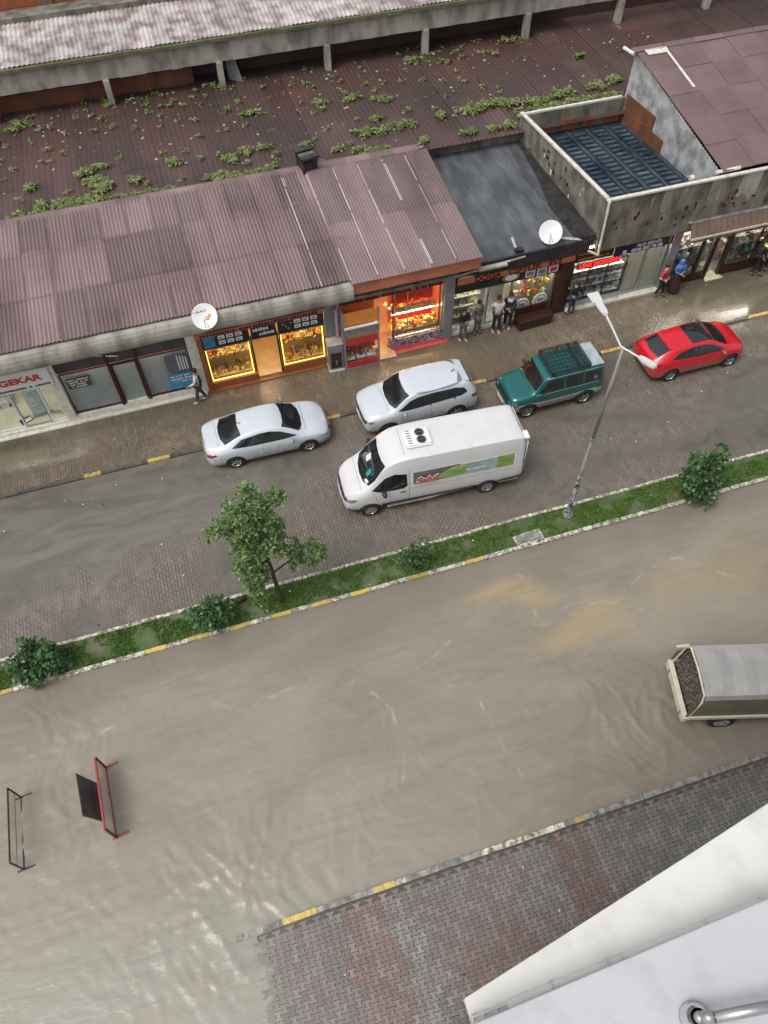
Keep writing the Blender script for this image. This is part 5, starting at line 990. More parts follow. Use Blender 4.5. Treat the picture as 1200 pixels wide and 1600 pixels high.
decal(B, e, 'windscreen', GLASS, 'top', [(.42, -.56), (.50, -.3), (.52, 0), (.50, .3), (.42, .56), (1.05, .66), (1.2, .4), (1.24, 0), (1.2, -.4), (1.05, -.66)])
decal(B, e, 'glass_roof', GLASS, 'top', rr(-.48, .44, -.52, .52, .06)); decal(B, e, 'rear_window', GLASS, 'top', [(-1.32, -.48), (-1.34, 0), (-1.32, .48), (-1.86, .54), (-1.93, 0), (-1.86, -.54)])
side_both(B, e, 'side_window', GLASS, [(-1.4, 1.08), (-1.05, 1.25), (-.4, 1.35), (.05, 1.345), (.4, 1.26), (.98, 1.0), (.5, .99), (-.8, 1.02)])
side_both(B, e, 'window_post', TRIM, [(-.26, 1.0), (-.2, 1.0), (-.18, 1.35), (-.24, 1.35)], off=.009); side_both(B, e, 'door_seam', DARKRED, [(-.262, .35), (-.25, .35), (-.25, .98), (-.262, .98)], off=.004, cuts=2); side_both(B, e, 'door_seam', DARKRED, [(.80, .35), (.812, .35), (.88, .92), (.868, .92)], off=.004, cuts=2)
side_both(B, e, 'sill_trim', TRIM, [(-.9, .2), (.95, .2), (.95, .26), (-.9, .26)]); side_both(B, e, 'door_handle', CARR, rr(-.48, -.32, .86, .89, .012), off=.02, cuts=1); side_both(B, e, 'door_handle', CARR, rr(.25, .41, .86, .89, .012), off=.02, cuts=1)
side_both(B, e, 'headlight', LIGHTG, [(2.07, .66), (1.9, .72), (1.66, .80), (1.8, .70), (2.05, .59)]); side_both(B, e, 'tail_light', TAIL, [(-2.1, .92), (-1.8, .99), (-1.78, .93), (-2.09, .82)])
decal(B, e, 'grille', BLACK, 'front', rr(-.45, .45, .5, .62, .04)); decal(B, e, 'number_plate', WHITE, 'back', rr(-.26, .26, .5, .6, .01)); decal(B, e, 'rear_bumper_trim', TRIM, 'back', rr(-.7, .7, .28, .4, .03)); decal(B, e, 'number_plate', WHITE, 'front', rr(-.26, .26, .36, .46, .01))
decal(B, e, 'bonnet_seam', DARKRED, 'top', [(1.31, -.62), (1.32, -.62), (1.32, .62), (1.31, .62)], off=.003)
decal(B, e, 'wiper', STEEL, 'top', [(1.14, -.1), (1.16, -.1), (.94, .42), (.925, .41)], off=.02, cuts=2); mirror(e, .78, .9, 1.03, CARR)
part('rear_spoiler', CARR, e, lambda b: b.add([(-1.28, -.52, 1.40), (-1.28, .52, 1.40), (-1.42, .5, 1.375), (-1.42, -.5, 1.375), (-1.28, -.52, 1.37), (-1.28, .52, 1.37), (-1.42, .5, 1.345), (-1.42, -.5, 1.345)], [(0, 1, 2, 3), (7, 6, 5, 4), (3, 2, 6, 7)]))

# --- teal off roader (faces left)
OFF = dict(L=3.95, W=1.7, rw=.34, axles=(-1.18, 1.25), crown=.03, archgap=.06,
    top=[(-1.975, .95), (-1.95, 1.3), (-1.9, 1.58), (-1.75, 1.69), (-1.2, 1.72), (0, 1.72), (.42, 1.69), (.62, 1.62), (1.02, 1.12), (1.1, 1.09), (1.7, 1.02), (1.88, .95), (1.95, .75), (1.975, .6)],
    belt=[(-1.975, .8), (-1.9, 1.06), (-1.2, 1.06), (.6, 1.04), (1.05, 1.02), (1.6, .95), (1.85, .86), (1.975, .55)],
    wt=[(-1.975, .82), (-1.7, .80), (0, .80), (.6, .81), (1.05, .86), (1.5, .84), (1.975, .8)],
    bot=[(-1.975, .45), (-1.8, .36), (0, .32), (1.7, .34), (1.975, .42)],
    wd=[(-1.975, .86), (-1.9, .93), (-1.7, .97), (0, .975), (1.3, .97), (1.7, .95), (1.88, .9), (1.975, .78)])
e, o, B = vehicle('parked_off_roader', 'teal green off roader with silver lower sides and a black roof basket', 'car', (12.05, 17.96, 0), R(180.3), OFF, CART); e.scale = (.97, 1, 1)
decal(B, e, 'windscreen', GLASS, 'top', [(.60, -.6), (.62, 0), (.60, .6), (.94, .66), (.98, 0), (.94, -.66)]); decal(B, e, 'rear_window', GLASS, 'back', rr(-.55, .55, 1.15, 1.55, .05))
side_both(B, e, 'side_window', GLASS, [(-1.75, 1.12), (-1.72, 1.55), (-.05, 1.58), (.45, 1.56), (.82, 1.12), (-.4, 1.10)])
for xx in (-1.05, -.25): side_both(B, e, 'window_post', CART, [(xx, 1.08), (xx + .09, 1.08), (xx + .09, 1.6), (xx, 1.6)], off=.012)
side_both(B, e, 'lower_cladding', CARS, [(-1.9, .42), (-1.9, .72), (-1.55, .78), (-.8, .74), (.8, .72), (.9, .74), (1.6, .76), (1.88, .66), (1.88, .46), (1.66, .46), (1.62, .62), (1.25, .78), (.88, .62), (.8, .42), (-.75, .42), (-.82, .62), (-1.18, .78), (-1.55, .62), (-1.62, .42)], off=.012, cuts=4)
side_both(B, e, 'cladding_line', TRIM, [(-.8, .55), (.8, .54), (.8, .57), (-.8, .58)], off=.018); side_both(B, e, 'side_step', STEEL, [(-.7, .34), (.75, .34), (.75, .38), (-.7, .38)], off=.05)
side_both(B, e, 'belt_strip', CARS, [(-1.9, 1.05), (.95, 1.03), (.95, 1.055), (-1.9, 1.075)], off=.012); side_both(B, e, 'roof_gutter', CARS, [(-1.8, 1.635), (.5, 1.63), (.5, 1.655), (-1.8, 1.66)], off=.012)
side_both(B, e, 'headlight', LIGHTG, [(1.93, .86), (1.7, .88), (1.72, .74), (1.93, .7)]); side_both(B, e, 'tail_light', TAIL, [(-1.95, .84), (-1.82, .84), (-1.82, .74), (-1.95, .74)]); side_both(B, e, 'fuel_cap', STEEL, rr(-1.58, -1.42, 1.2, 1.36, .075), off=.02, cuts=1)
decal(B, e, 'grille', BLACK, 'front', rr(-.45, .45, .72, .86, .03)); decal(B, e, 'front_bumper', CARS, 'front', rr(-.8, .8, .45, .62, .04), off=.05); plate(e, 2.04, .53, 1); mirror(e, .7, .84, 1.15, BLACK)
decal(B, e, 'bonnet_vent', TRIM, 'top', [(1.04, -.5), (1.07, -.5), (1.07, .5), (1.04, .5)], off=.01)
part('roof_basket', BLACK, e, lambda b: [b.path([(-1.25, -.62, z), (.35, -.62, z), (.35, .62, z), (-1.25, .62, z), (-1.25, -.62, z)], .022) for z in (1.80, 1.90)] + [b.cyl((x, -.62, 1.80), (x, .62, 1.80), .016) for x in [-1.1 + .17 * k for k in range(9)]] + [b.cyl((-1.25, y, 1.81), (.35, y, 1.81), .016) for y in (-.4, -.2, 0, .2, .4)] + [b.cyl((x, y, 1.70), (x, y, 1.9), .02) for x in (-1.2, -.4, .3) for y in (-.6, .6)])
part('basket_crossbar', BLACK, e, lambda b: [b.box(x, x + .09, -.72, .72, 1.79, 1.84) for x in (.22, -.95)]); part('rain_cover', mat('silver wet cover', (.30, .40, .42), (.45, .5, .52), 6, .4, .6, rough=.1, bump=.01), e, lambda b: b.box(-1.85, -1.3, -.6, .6, 1.715, 1.75), bevel=.01)
part('spare_wheel', TYRE, e, lambda b: b.cyl((-1.97, 0, .98), (-2.15, 0, .98), .32, n=24))

# --- white van (faces left)
VAN = dict(L=6.75, W=2.04, rw=.35, axles=(-2.0, 2.42), crown=.05, archgap=.05, rim='steel',
    top=[(-3.375, 2.1), (-3.35, 2.38), (-3.2, 2.55), (-2.8, 2.6), (0, 2.62), (1.0, 2.6), (1.4, 2.52), (1.68, 2.36), (1.9, 2.15), (2.5, 1.42), (2.62, 1.34), (3.0, 1.18), (3.22, 1.02), (3.34, .8), (3.375, .6)],
    belt=[(-3.375, 1.3), (-3.3, 1.4), (1.3, 1.4), (2.2, 1.3), (2.6, 1.18), (3.0, 1.0), (3.3, .72), (3.375, .5)],
    wt=[(-3.375, .80), (-3.2, .83), (0, .83), (1.2, .80), (1.8, .76), (2.5, .86), (2.9, .84), (3.375, .7)],
    bot=[(-3.375, .5), (-3.2, .42), (0, .36), (2.9, .32), (3.25, .3), (3.375, .4)],
    wd=[(-3.375, .93), (-3.3, .97), (-3.0, .985), (0, .99), (2.0, .99), (2.6, .965), (3.0, .9), (3.22, .8), (3.33, .66), (3.375, .5)])
e, o, B = vehicle('delivery_van', 'long white high roof van with a green picture strip along its side', 'van', (6.25, 15.40, 0), R(176.2), VAN, CARV); e.scale = (.945, .975, .97)
decal(B, e, 'windscreen', GLASS, 'top', [(1.78, -.66), (1.84, -.35), (1.86, 0), (1.84, .35), (1.78, .66), (2.2, .78), (2.42, .74), (2.56, .4), (2.6, 0), (2.56, -.4), (2.42, -.74), (2.2, -.78)])
side_both(B, e, 'side_window', GLASS, [(1.05, 1.36), (1.07, 1.92), (1.5, 1.98), (1.85, 1.84), (2.35, 1.36), (2.0, 1.26), (1.2, 1.26)])
side_both(B, e, 'body_groove', SEAM, [(-3.2, 1.18), (.98, 1.18), (.98, 1.19), (-3.2, 1.19)], off=.003); side_both(B, e, 'door_seam', SEAM, [(.98, .5), (.992, .5), (.992, 2.1), (.98, 2.1)], off=.004); side_both(B, e, 'door_seam', SEAM, [(2.12, .75), (2.13, .75), (2.3, 1.3), (2.29, 1.3)], off=.004)
side_both(B, e, 'door_handle', TRIM, rr(1.1, 1.32, 1.06, 1.11, .02), off=.015, cuts=1); side_both(B, e, 'lower_trim', TRIM, [(-1.58, .38), (2.0, .36), (2.0, .62), (-1.58, .58)], off=.006); side_both(B, e, 'side_step', WPAINT, [(-1.5, .34), (1.8, .34), (1.8, .42), (-1.5, .42)], off=.09); side_both(B, e, 'side_step', WPAINT, [(-3.2, .42), (-2.45, .42), (-2.45, .52), (-3.2, .52)], off=.06); side_both(B, e, 'rear_trim', TRIM, [(-3.3, .48), (-2.42, .42), (-2.42, .62), (-3.3, .68)], off=.006)
side_both(B, e, 'tail_light', TAIL, [(-3.37, .95), (-3.28, .95), (-3.28, 1.5), (-3.37, 1.5)]); side_both(B, e, 'headlight', LIGHTG, [(3.28, .86), (3.0, .99), (2.86, 1.0), (3.0, .86), (3.26, .76)])
decal(B, e, 'grille', BLACK, 'front', rr(-.7, .7, .74, .92, .05)); decal(B, e, 'front_bumper', TRIM, 'front', rr(-.85, .85, .33, .5, .05)); decal(B, e, 'emblem', STEEL, 'front', rr(-.08, .08, .76, .9, .06), off=.03, cuts=1)
decal(B, e, 'bonnet_seam', SEAM, 'top', [(2.68, -.75), (2.69, -.75), (2.69, .75), (2.68, .75)], off=.003); decal(B, e, 'roof_seam', SEAM, 'top', [(1.06, -.76), (1.072, -.76), (1.072, .76), (1.06, .76)], off=.003)
for xx in (-2.3, -1.2, .2): decal(B, e, 'roof_rib', CARV, 'top', [(xx, -.72), (xx + .06, -.72), (xx + .06, .72), (xx, .72)], off=.012)
for nm_, m_, q_ in (('dashboard_item', mat('teal plastic', (.02, .30, .32)), [(2.22, .2), (2.4, .22), (2.38, .4), (2.2, .38)]), ('paper', WHITE, [(2.42, .42), (2.5, .4), (2.46, .62), (2.38, .62)]), ('paper', WHITE, [(2.06, -.32), (2.24, -.38), (2.28, -.16), (2.12, -.1)])): decal(B, e, nm_, m_, 'top', q_, off=.008, cuts=1)
# painted picture strips on both flanks
GPIC = mat('meadow picture', (.20, .32, .06), (.42, .48, .34), 1.5, .35, .65, rough=.3, stretch=(1, 1, 3)); SPIC = mat('slate picture', (.10, .11, .11), (.18, .2, .19), 2, rough=.3); BPIC = mat('pale blue picture', (.38, .50, .52), (.25, .38, .38), 3, rough=.3)
for s_ in (-1, 1):
    kw = dict(side=s_)
    decal(B, e, 'picture_border', WHITE, 'side', rr(-2.98, .90, 1.31, 1.97, .05), off=.004, **kw)
    decal(B, e, 'picture', SPIC, 'side', rr(-.9, .84, 1.35, 1.93, .03), off=.007, **kw); decal(B, e, 'picture', GPIC, 'side', [(.05, 1.36), (-.1, 1.6), (-.6, 1.86), (-1.4, 1.9), (-1.5, 1.36)], off=.009, **kw); decal(B, e, 'picture', BPIC, 'side', [(-1.3, 1.36), (-1.05, 1.62), (-1.35, 1.88), (-2.35, 1.9), (-2.3, 1.36)], off=.011, **kw); decal(B, e, 'picture', GPIC, 'side', [(-2.25, 1.36), (-2.3, 1.91), (-2.92, 1.93), (-2.92, 1.36)], off=.012, **kw)
    W_ = 1.02
    t = text('Sahil', .42, (.38, s_ * 1.035, 1.60), WHITE, e, rot=(R(90), 0, R(180) if s_ > 0 else 0), ext=.006, bold=.028, shear=.25, name='lettering_outline')
    t = text('Sahil', .42, (.38, s_ * 1.045, 1.60), MATS['red lettering'], e, rot=(R(90), 0, R(180) if s_ > 0 else 0), ext=.006, bold=.008, shear=.25)
    scribble(e, WHITE, -1.8, -1.1, 1.66, .07, y=s_ * 1.02 - .005, seed=61)
ac = part('roof_cooling_unit', WHITE, e, lambda b: b.box(.0, .95, -.36, .42, 2.60, 2.74), bevel=.05)
for yy in (.18, -.15):
    part('fan', BLACK, ac, lambda b: [b.cyl((.36, yy, 2.735), (.36, yy, 2.75), .145, n=24)]); part('fan_ring', GREYP, ac, lambda b: [b.lathe([(.145, 2.745), (.16, 2.76), (.175, 2.745)], c=(.36, yy, 0), n=24)] + [b.box(.36 - .14, .36 + .14, yy - .006, yy + .006, 2.751, 2.757)])
part('vent_slots', GREYP, ac, lambda b: [b.box(.70, .84, -.3 + k * .11, -.26 + k * .11, 2.741, 2.748) for k in range(6)])
mirror(e, 1.95, 1.08, 1.45, TRIM, sz=1.35); plate(e, 3.37, .55, 1)
for s_ in (-1, 1): part('rear_door', CARV, e, lambda b: b.box(-3.41, -3.375, .02 * s_ if s_ > 0 else -.86, .86 if s_ > 0 else -.02, .6, 2.3), bevel=.01)
part('rear_step', TRIM, e, lambda b: b.box(-3.5, -3.36, -.8, .8, .42, .55), bevel=.02)
part('roof_edge_lamp', WHITE, e, lambda b: b.box(-3.42, -3.25, .5, .85, 2.48, 2.56), bevel=.01)

# --- truck seen from behind, wading through the flood
tk = empty('flatbed_truck', (10.40, 5.50, 0), R(-15.9), 'flatbed truck with white bed rails and a grey tarpaulin cover driving through the flood', 'truck')
TARP = mat('grey tarpaulin', (.40, .395, .375), (.32, .315, .30), 1.2, rough=.4, bump=.01, bscale=6); TARPS = mat('olive tarpaulin side', (.19, .17, .12), (.14, .125, .09), 2, rough=.5, bump=.01, bscale=8, stretch=(1, 1, 4)); IV = mat('ivory painted wood', (.70, .66, .54), (.52, .48, .38), 5, .5, .75, rough=.5, bump=.004)
part('bed_floor', BROWNW, tk, lambda b: b.box(0, 4.3, -.84, .84, .80, .86)); part('chassis', BLACK, tk, lambda b: [b.box(.1, 6.2, y, y + .1, .55, .78) for y in (-.45, .35)])
part('tailgate', IV, tk, lambda b: [b.box(-.10, .04, -.9, .9, .70, .98)], bevel=.01); [part('tailgate_bracket', STEEL, tk, lambda b: b.box(-.13, -.10, y, y + .06, .72, .94)) for y in (-.7, .55)]
for s_ in (-1, 1): part('bed_rail', IV, tk, lambda b: b.box(.04, 4.3, s_ * .9 - .05 * (s_ > 0), s_ * .9 + .05 * (s_ < 0), .84, 1.02), bevel=.008)
def tarp(b):
    n = 24; prof = [(-.86, 1.0), (-.85, 1.6), (-.80, 2.05), (-.74, 2.22), (-.5, 2.29), (0, 2.32), (.5, 2.29), (.74, 2.22), (.80, 2.05), (.85, 1.6), (.86, 1.0)]
    vs = []
    for i in range(n + 1):
        x = .16 + 4.11 * i / n; sg = .02 * math.sin(i * math.pi / 2)
        vs += [(x - .22 * (abs(y) > .84), y, z - sg * (abs(y) < .6)) for y, z in prof]
    k = len(prof)
    for i in range(n):
        for j in range(k - 1): b.add([vs[i * k + j], vs[(i + 1) * k + j], vs[(i + 1) * k + j + 1], vs[i * k + j + 1]], [(0, 1, 2, 3)], 1 if j < 2 or j > k - 4 else 0)
part('tarpaulin_cover', [TARP, TARPS], tk, tarp, smooth=False)
part('cover_hoop', IV, tk, lambda b: b.path([(.06, -.84, 1.0), (.12, -.82, 1.95), (.14, -.7, 2.2), (.14, 0, 2.28), (.14, .7, 2.2), (.12, .82, 1.95), (.06, .84, 1.0)], .03)); part('cover_flap', IV, tk, lambda b: b.add([(.34, -.5, 2.2), (.34, .5, 2.22), (.2, .3, 1.9), (.26, -.4, 2.0)], [(0, 1, 2, 3)]) if False else b.cyl((.12, .78, 2.15), (-.06, .92, 1.8), .045))
part('front_board', IV, tk, lambda b: b.box(4.25, 4.3, -.86, .86, .86, 2.2)); part('mudguard', BLACK, tk, lambda b: [b.box(.7, 1.75, s_ * .62 - .2, s_ * .62 + .2, .74, .78) for s_ in (-1, 1)])
part('cab', WPAINT, tk, lambda b: b.prism([(4.45, .4), (6.35, .4), (6.4, .9), (6.25, 1.3), (5.95, 2.05), (4.45, 2.15)], -.88, .88, 0, .5, Matrix.Rotation(R(90), 4, 'X')), bevel=.05)
cw = part('windscreen', GLASS, tk, lambda b: b.add([(6.27, -.75, 1.32), (6.27, .75, 1.32), (5.99, .72, 1.98), (5.99, -.72, 1.98)], [(0, 1, 2, 3)]))
for s_ in (-1, 1): part('side_window', GLASS, tk, lambda b: b.box(5.0, 5.85, s_ * .885 - .004, s_ * .885 + .004, 1.3, 1.9))
for x in (1.2, 5.5):
    for s_ in (-1, 1): wheel(tk, x, s_ * .74, .38, s_, style='steel', wd=.24)
part('tail_light', TAIL, tk, lambda b: [b.box(-.02, .03, y, y + .16, .56, .66) for y in (-.8, .64)])
ld = empty('tray_stack', (10.40, 5.50, 0), R(-15.9), 'dark stack of ribbed trays inside the open back of the truck', 'tray stack')
PALT = mat('tray grey brown', (.17, .15, .12), (.07, .06, .05), 12, .4, .6, rough=.7)
def trays(b):
    rnd = random.Random(5)
    for k in range(15):
        y = -.72 + k * .1
        for j in range(9): b.box(.07 + rnd.uniform(0, .05) + j * .012, 1.2, y, y + .075 + rnd.uniform(-.01, .015), .88 + j * .13, .97 + j * .13, 0, rnd.random())
part('tray', PALT, ld, trays)

# ------------------------------------------------------------------ lamp post
lp = empty('street_lamp', (10.38, 12.5, .1), 0, 'tall grey street lamp with two white heads on a crossed arm, standing in the median', 'street lamp')
part('pole', GALV, lp, lambda b: [b.cyl((0, 0, 0), (.01, 0, 4), .075, .058, 14), b.cyl((.01, 0, 4), (.02, 0, 7.75), .058, .04, 14)], smooth=True); part('base_plate', GALV, lp, lambda b: b.cyl((0, 0, 0), (0, 0, .06), .2, n=8))
part('pole_sleeve', mat('peeling pale paint', (.45, .5, .55), (.06, .05, .07), 9, .45, .55, rough=.6), lp, lambda b: b.cyl((0, 0, .06), (0, 0, 2.2), .08, .074, 14)); part('pole_band', GALV, lp, lambda b: [b.cyl((0, 0, z), (0, 0, z + h), .075, .075, 14) for z, h in ((3.95, .12),)])
part('arm', LAMPW, lp, lambda b: [b.path([(.28, -.48, 7.72), (-.03, .05, 7.75), (-.01, .55, 7.86), (.05, 1.2, 7.92)], .028, 10)])
def head(loc, a, big):
    c = math.cos(a); q = Matrix.Translation(loc) @ Matrix.Rotation(a, 4, 'Z') @ Matrix.Rotation(R(8), 4, 'X') @ Matrix.Diagonal((.8, .88, .8, 1))
    o = part('lamp_head', LAMPW, lp, lambda b: b.prism([(-.07, -.05), (.06, -.05), (.12, .15), (.13, .46), (.08, .6), (-.08, .6), (-.13, .46), (-.12, .15)], -.06, .05, 0, .5, q), bevel=.02)
    if big: part('reflector_plate', LAMPW, o, lambda b: b.prism([(-.19, .5), (.17, .46), (.22, .88), (-.21, .9)], -.02, .04, 0, .5, q), bevel=.01)
    part('lens', LIGHTG, o, lambda b: b.prism([(-.11, .2), (.11, .2), (.1, .6), (-.1, .6)], -.09, -.06, 0, .5, q))
head((.05, 1.15, 7.92), R(4), True); head((.28, -.45, 7.72), R(197), False)

# ------------------------------------------------------------------ trees and bushes
def leaves(b, blobs, dens, size, seed, gap=.0):
    rnd = random.Random(seed)
    if seed > 4: blobs = list(blobs) + [(x + r_ * rnd.uniform(-1.1, 1.1), y + r_ * rnd.uniform(-.6, .6), z + r_ * rnd.uniform(.2, 1.15), r_ * rnd.uniform(.16, .34)) for x, y, z, r_ in blobs for _ in range(3)]
    for (x, y, z, r_) in blobs:
        n = int(dens * r_ * r_ * 100)
        for k in range(n):
            v = Vector((rnd.gauss(0, 1), rnd.gauss(0, 1), rnd.gauss(0, 1))).normalized(); q = r_ * rnd.uniform(.35, 1.08) ** .6
            p = Vector((x, y, z)) + Vector((v.x * q, v.y * q, v.z * q * .85))
            nn = noise.noise(p * 3.1 + Vector((seed, 0, 0)))
            if nn < -.12 + gap: continue
            d = Vector((rnd.gauss(0, 1), rnd.gauss(0, 1), rnd.gauss(0, .6) - .2)).normalized() + v * .6; d.normalize(); s_ = size * rnd.uniform(.6, 1.4); w_ = d.cross(Vector((rnd.gauss(0, 1), rnd.gauss(0, 1), rnd.gauss(0, 1)))).normalized() * s_ * .32
            b.add([p, p + d * s_ * .5 + w_, p + d * s_, p + d * s_ * .5 - w_], [(0, 1, 2, 3)], 0, max(0, min(1, .5 + nn * .5 + rnd.uniform(-.35, .35))))
def plant(name, loc, blobs, dens, size, m, seed, label, cat, stems, gap=0):
    e = empty(name, loc, 0, label, cat, 'bushes in the median' if 'bush' in name else None)
    part('crown', m, e, lambda b: leaves(b, blobs, dens, size, seed, gap)); part('trunk', BARK, e, lambda b: [b.cyl(a, c, r0 * 1.25, r1 * 1.25, 7) for a, c, r0, r1 in stems]); return e
T = (.16, 12.17, .1)
blobs = [(-.35, .1, 5.35, .55), (-.55, .1, 4.75, .5), (-.05, .15, 4.75, .5), (.1, 0, 4.1, .5), (-.6, .1, 4.1, .45), (-.35, 0, 3.5, .5), (.25, -.1, 3.5, .42), (-.65, 0, 2.9, .42), (-.5, -.1, 2.5, .36), (-.7, 0, 2.1, .35), (-.62, -.1, 1.6, .30), (-.62, -.05, 1.1, .26), (-.8, 0, 2.6, .34), (-.45, -.1, 2.0, .28), (-.75, 0, 3.5, .34), (.55, 0, 3.2, .35), (-1.25, .1, 4.75, .26), (-1.35, .1, 4.45, .22), (-1.05, .1, 4.85, .18), (.5, .1, 5.45, .24), (.68, .1, 5.4, .12), (1.2, 0, 2.65, .36), (1.4, 0, 2.35, .3), (1.05, 0, 2.15, .28), (.7, 0, 2.0, .2), (-.15, .1, 5.9, .25), (.7, 0, 2.7, .2)]
plant('street_tree', T, blobs, 40, .105, LEAF, 3, 'young leafy street tree with a thin dark trunk, the only tree in the median', 'tree', [((0, 0, 0), (-.05, 0, 2.0), .06, .05), ((-.05, 0, 2.0), (-.1, 0, 3.4), .05, .035), ((-.1, 0, 3.2), (-.3, .1, 5.2), .035, .015), ((-.05, 0, 1.9), (.6, 0, 2.4), .025, .02), ((.6, 0, 2.4), (1.3, 0, 2.5), .02, .01), ((-.08, 0, 2.6), (-.6, 0, 3.0), .03, .01), ((-.1, 0, 3.2), (-1.2, .1, 4.6), .02, .01), ((-.2, .05, 4.5), (.5, .1, 5.4), .02, .01), ((-.05, 0, 1.6), (-.5, -.1, 2.0), .02, .01)])
def bushstems(r_, h, n, seed):
    rnd = random.Random(seed); return [((rnd.uniform(-.08, .08), rnd.uniform(-.08, .08), 0), (rnd.uniform(-r_, r_) * .7, rnd.uniform(-.3, .3), h * rnd.uniform(.6, .9)), .018, .007) for _ in range(n)]
plant('dark_bush', (-7.3, 12.1, .1), [(-.05, 0, .7, .58), (.35, 0, .65, .45), (-.4, 0, .55, .38), (.1, .1, 1.1, .4), (.6, -.1, .35, .3), (-.15, -.2, .35, .42)], 18, .14, LEAFD, 5, 'large dense dark green bush at the left end of the median', 'bush', bushstems(.7, 1.2, 12, 1), gap=-.1)
plant('dark_bush', (-2.05, 12.1, .1), [(0, 0, .6, .5), (.35, 0, .55, .4), (-.35, 0, .6, .35), (.1, 0, 1.0, .34), (.25, .15, 1.05, .25)], 16, .13, LEAFD, 6, 'low rounded bush in the median just left of the street tree', 'bush', bushstems(.5, 1.1, 10, 2))
plant('sparse_bush', (4.66, 12.1, .1), [(0, 0, .45, .42), (-.2, 0, .85, .34), (.22, 0, 1.1, .28), (.1, 0, .7, .36), (-.35, 0, .5, .3), (.35, .1, 1.4, .14), (-.3, .1, 1.1, .15)], 13, .11, LEAFD, 7, 'small sparse twiggy bush in the median below the white van', 'bush', bushstems(.45, 1.5, 16, 3), gap=.05)
plant('tall_bush', (14.95, 11.95, .1), [(0, 0, .6, .62), (.35, 0, 1.0, .5), (-.35, 0, 1.0, .48), (-.1, 0, 1.5, .45), (.45, 0, 1.6, .35), (-.45, .1, 2.0, .3), (.3, .1, 2.1, .28), (0, -.3, .4, .5)], 15, .14, LEAFD, 8, 'tall dark bush with loose upper twigs in the median right of the lamp post', 'bush', bushstems(.6, 2.2, 16, 4), gap=-.05)
cs = empty('rubbish_bag', (-1.05, 12.62, .1), R(20), 'small dark rubbish heap between the low bush and the tree trunk', 'rubbish'); part('bag', BLACK, cs, lambda b: [b.sph((0, 0, .08), .14, n=7, sc=(1.3, .6, .7)), b.sph((.12, .05, .07), .09, n=6, sc=(1.2, .8, .8))])

# ------------------------------------------------------------------ metal stands in the flood
MESHP = bpy.data.materials.new('faint mesh panel'); MESHP.use_nodes = True
_n = MESHP.node_tree; _p = _n.nodes['Principled BSDF']; _p.inputs['Base Color'].default_value = (.2, .2, .2, 1); _p.inputs['Alpha'].default_value = .14
RSTEEL = mat('red painted steel', (.42, .05, .06), (.3, .05, .05), 6, rough=.4)
st = empty('metal_stand', (-8.15, 7.48, .0), 0, 'thin black rectangular metal stand upright in the flood water at the left edge', 'stand')
part('frame', BLACK, st, lambda b: b.path([(0, -.97, .05), (0, .97, .05), (0, .97, .97), (0, -.97, .97), (0, -.97, .05)], .025)); part('crossbar', BLACK, st, lambda b: b.cyl((.0, -.97, .5), (0, .97, .5), .008)); part('panel', MESHP, st, lambda b: b.box(-.003, .003, -.94, .94, .1, .94))
for y in (-.97, .97): part('foot', BLACK, st, lambda b: b.cyl((-.15, y - .02, .06), (.3, y + .03, .05), .025))
st = empty('metal_stand', (-5.78, 7.56, .0), R(-6), 'red and white metal stand upright in the flood with a dark panel leaning behind it', 'stand'); st.rotation_euler.z = R(2.5)
part('frame', RSTEEL, st, lambda b: [b.cyl((0, -.99, .05), (0, -.99, 1.05), .03), b.cyl((0, .99, .05), (0, .99, 1.0), .03), b.cyl((0, -.99, 1.05), (0, .99, 1.0), .035)]); [part('end_post', BLACK, st, lambda b: b.cyl((.02, y, .05), (.02, y, .98), .034)) for y in (-.99, .99)]
part('white_panel', mat('dirty white panel', (.66, .63, .58), (.50, .47, .42), 4, rough=.4), st, lambda b: b.box(-.015, .015, -.95, .95, .12, .98)); part('lower_rail', RSTEEL, st, lambda b: b.cyl((0, -.99, .1), (0, .99, .1), .03))
for y in (-.99, .99): part('foot', RSTEEL, st, lambda b: b.cyl((-.1, y - .02, .06), (.36, y + .05, .06), .035))
MATS['dirty white panel'].node_tree.nodes['Principled BSDF'].inputs['Alpha'].default_value = .5
dp = empty('leaning_board', (-6.18, 7.72, .02), R(4), 'dark slate panel leaning in the water on the left side of the red stand', 'panel')
part('board', mat('wet slate panel', (.028, .03, .034), (.05, .055, .06), 3, rough=.15), dp, lambda b: b.add([(.15, -.65, .05), (.15, .45, .05), (-.1, .55, .95), (-.1, -.6, .95), (.11, -.65, .05), (.11, .45, .05), (-.14, .55, .95), (-.14, -.6, .95)], [(0, 1, 2, 3), (7, 6, 5, 4), (3, 2, 6, 7), (1, 5, 6, 2), (0, 3, 7, 4)])); part('edge', BLACK, dp, lambda b: b.path([(-.12, -.62, .96), (-.12, .57, .96)], .025))

# ------------------------------------------------------------------ the photographer's own building
ob = empty('apartment_building', (3, -.4, 0), 0, 'white apartment building whose ledges fill the bottom right corner of the view', 'building')
WALLW = mat('white rendered wall', (.70, .70, .66), (.46, .45, .41), 3.4, .5, .95, rough=.7, bump=.002, bscale=60); LEDG = mat('pale grey ledge', (.50, .50, .52), (.34, .34, .34), 3.2, .46, .85, rough=.6, bump=.002, bscale=50)
P('wall', WALLW, lambda b: b.box(.9, 30, -12, -.7, -.3, 15.9), ob)
P('canopy_roof', WALLW, lambda b: b.prism([(.525, -.068), (.525, .086), (1.2, .206), (1.95, .341), (2.55, .45), (3.15, .5625), (12, 2.17), (12, -.9), (.75, -.9)], 15.9, 16.0), ob, bevel=.005)
P('pipe', WALLW, lambda b: b.cyl((.78, -.038, 16.045), (12, .10, 16.045), .034, n=14), ob, smooth=True)
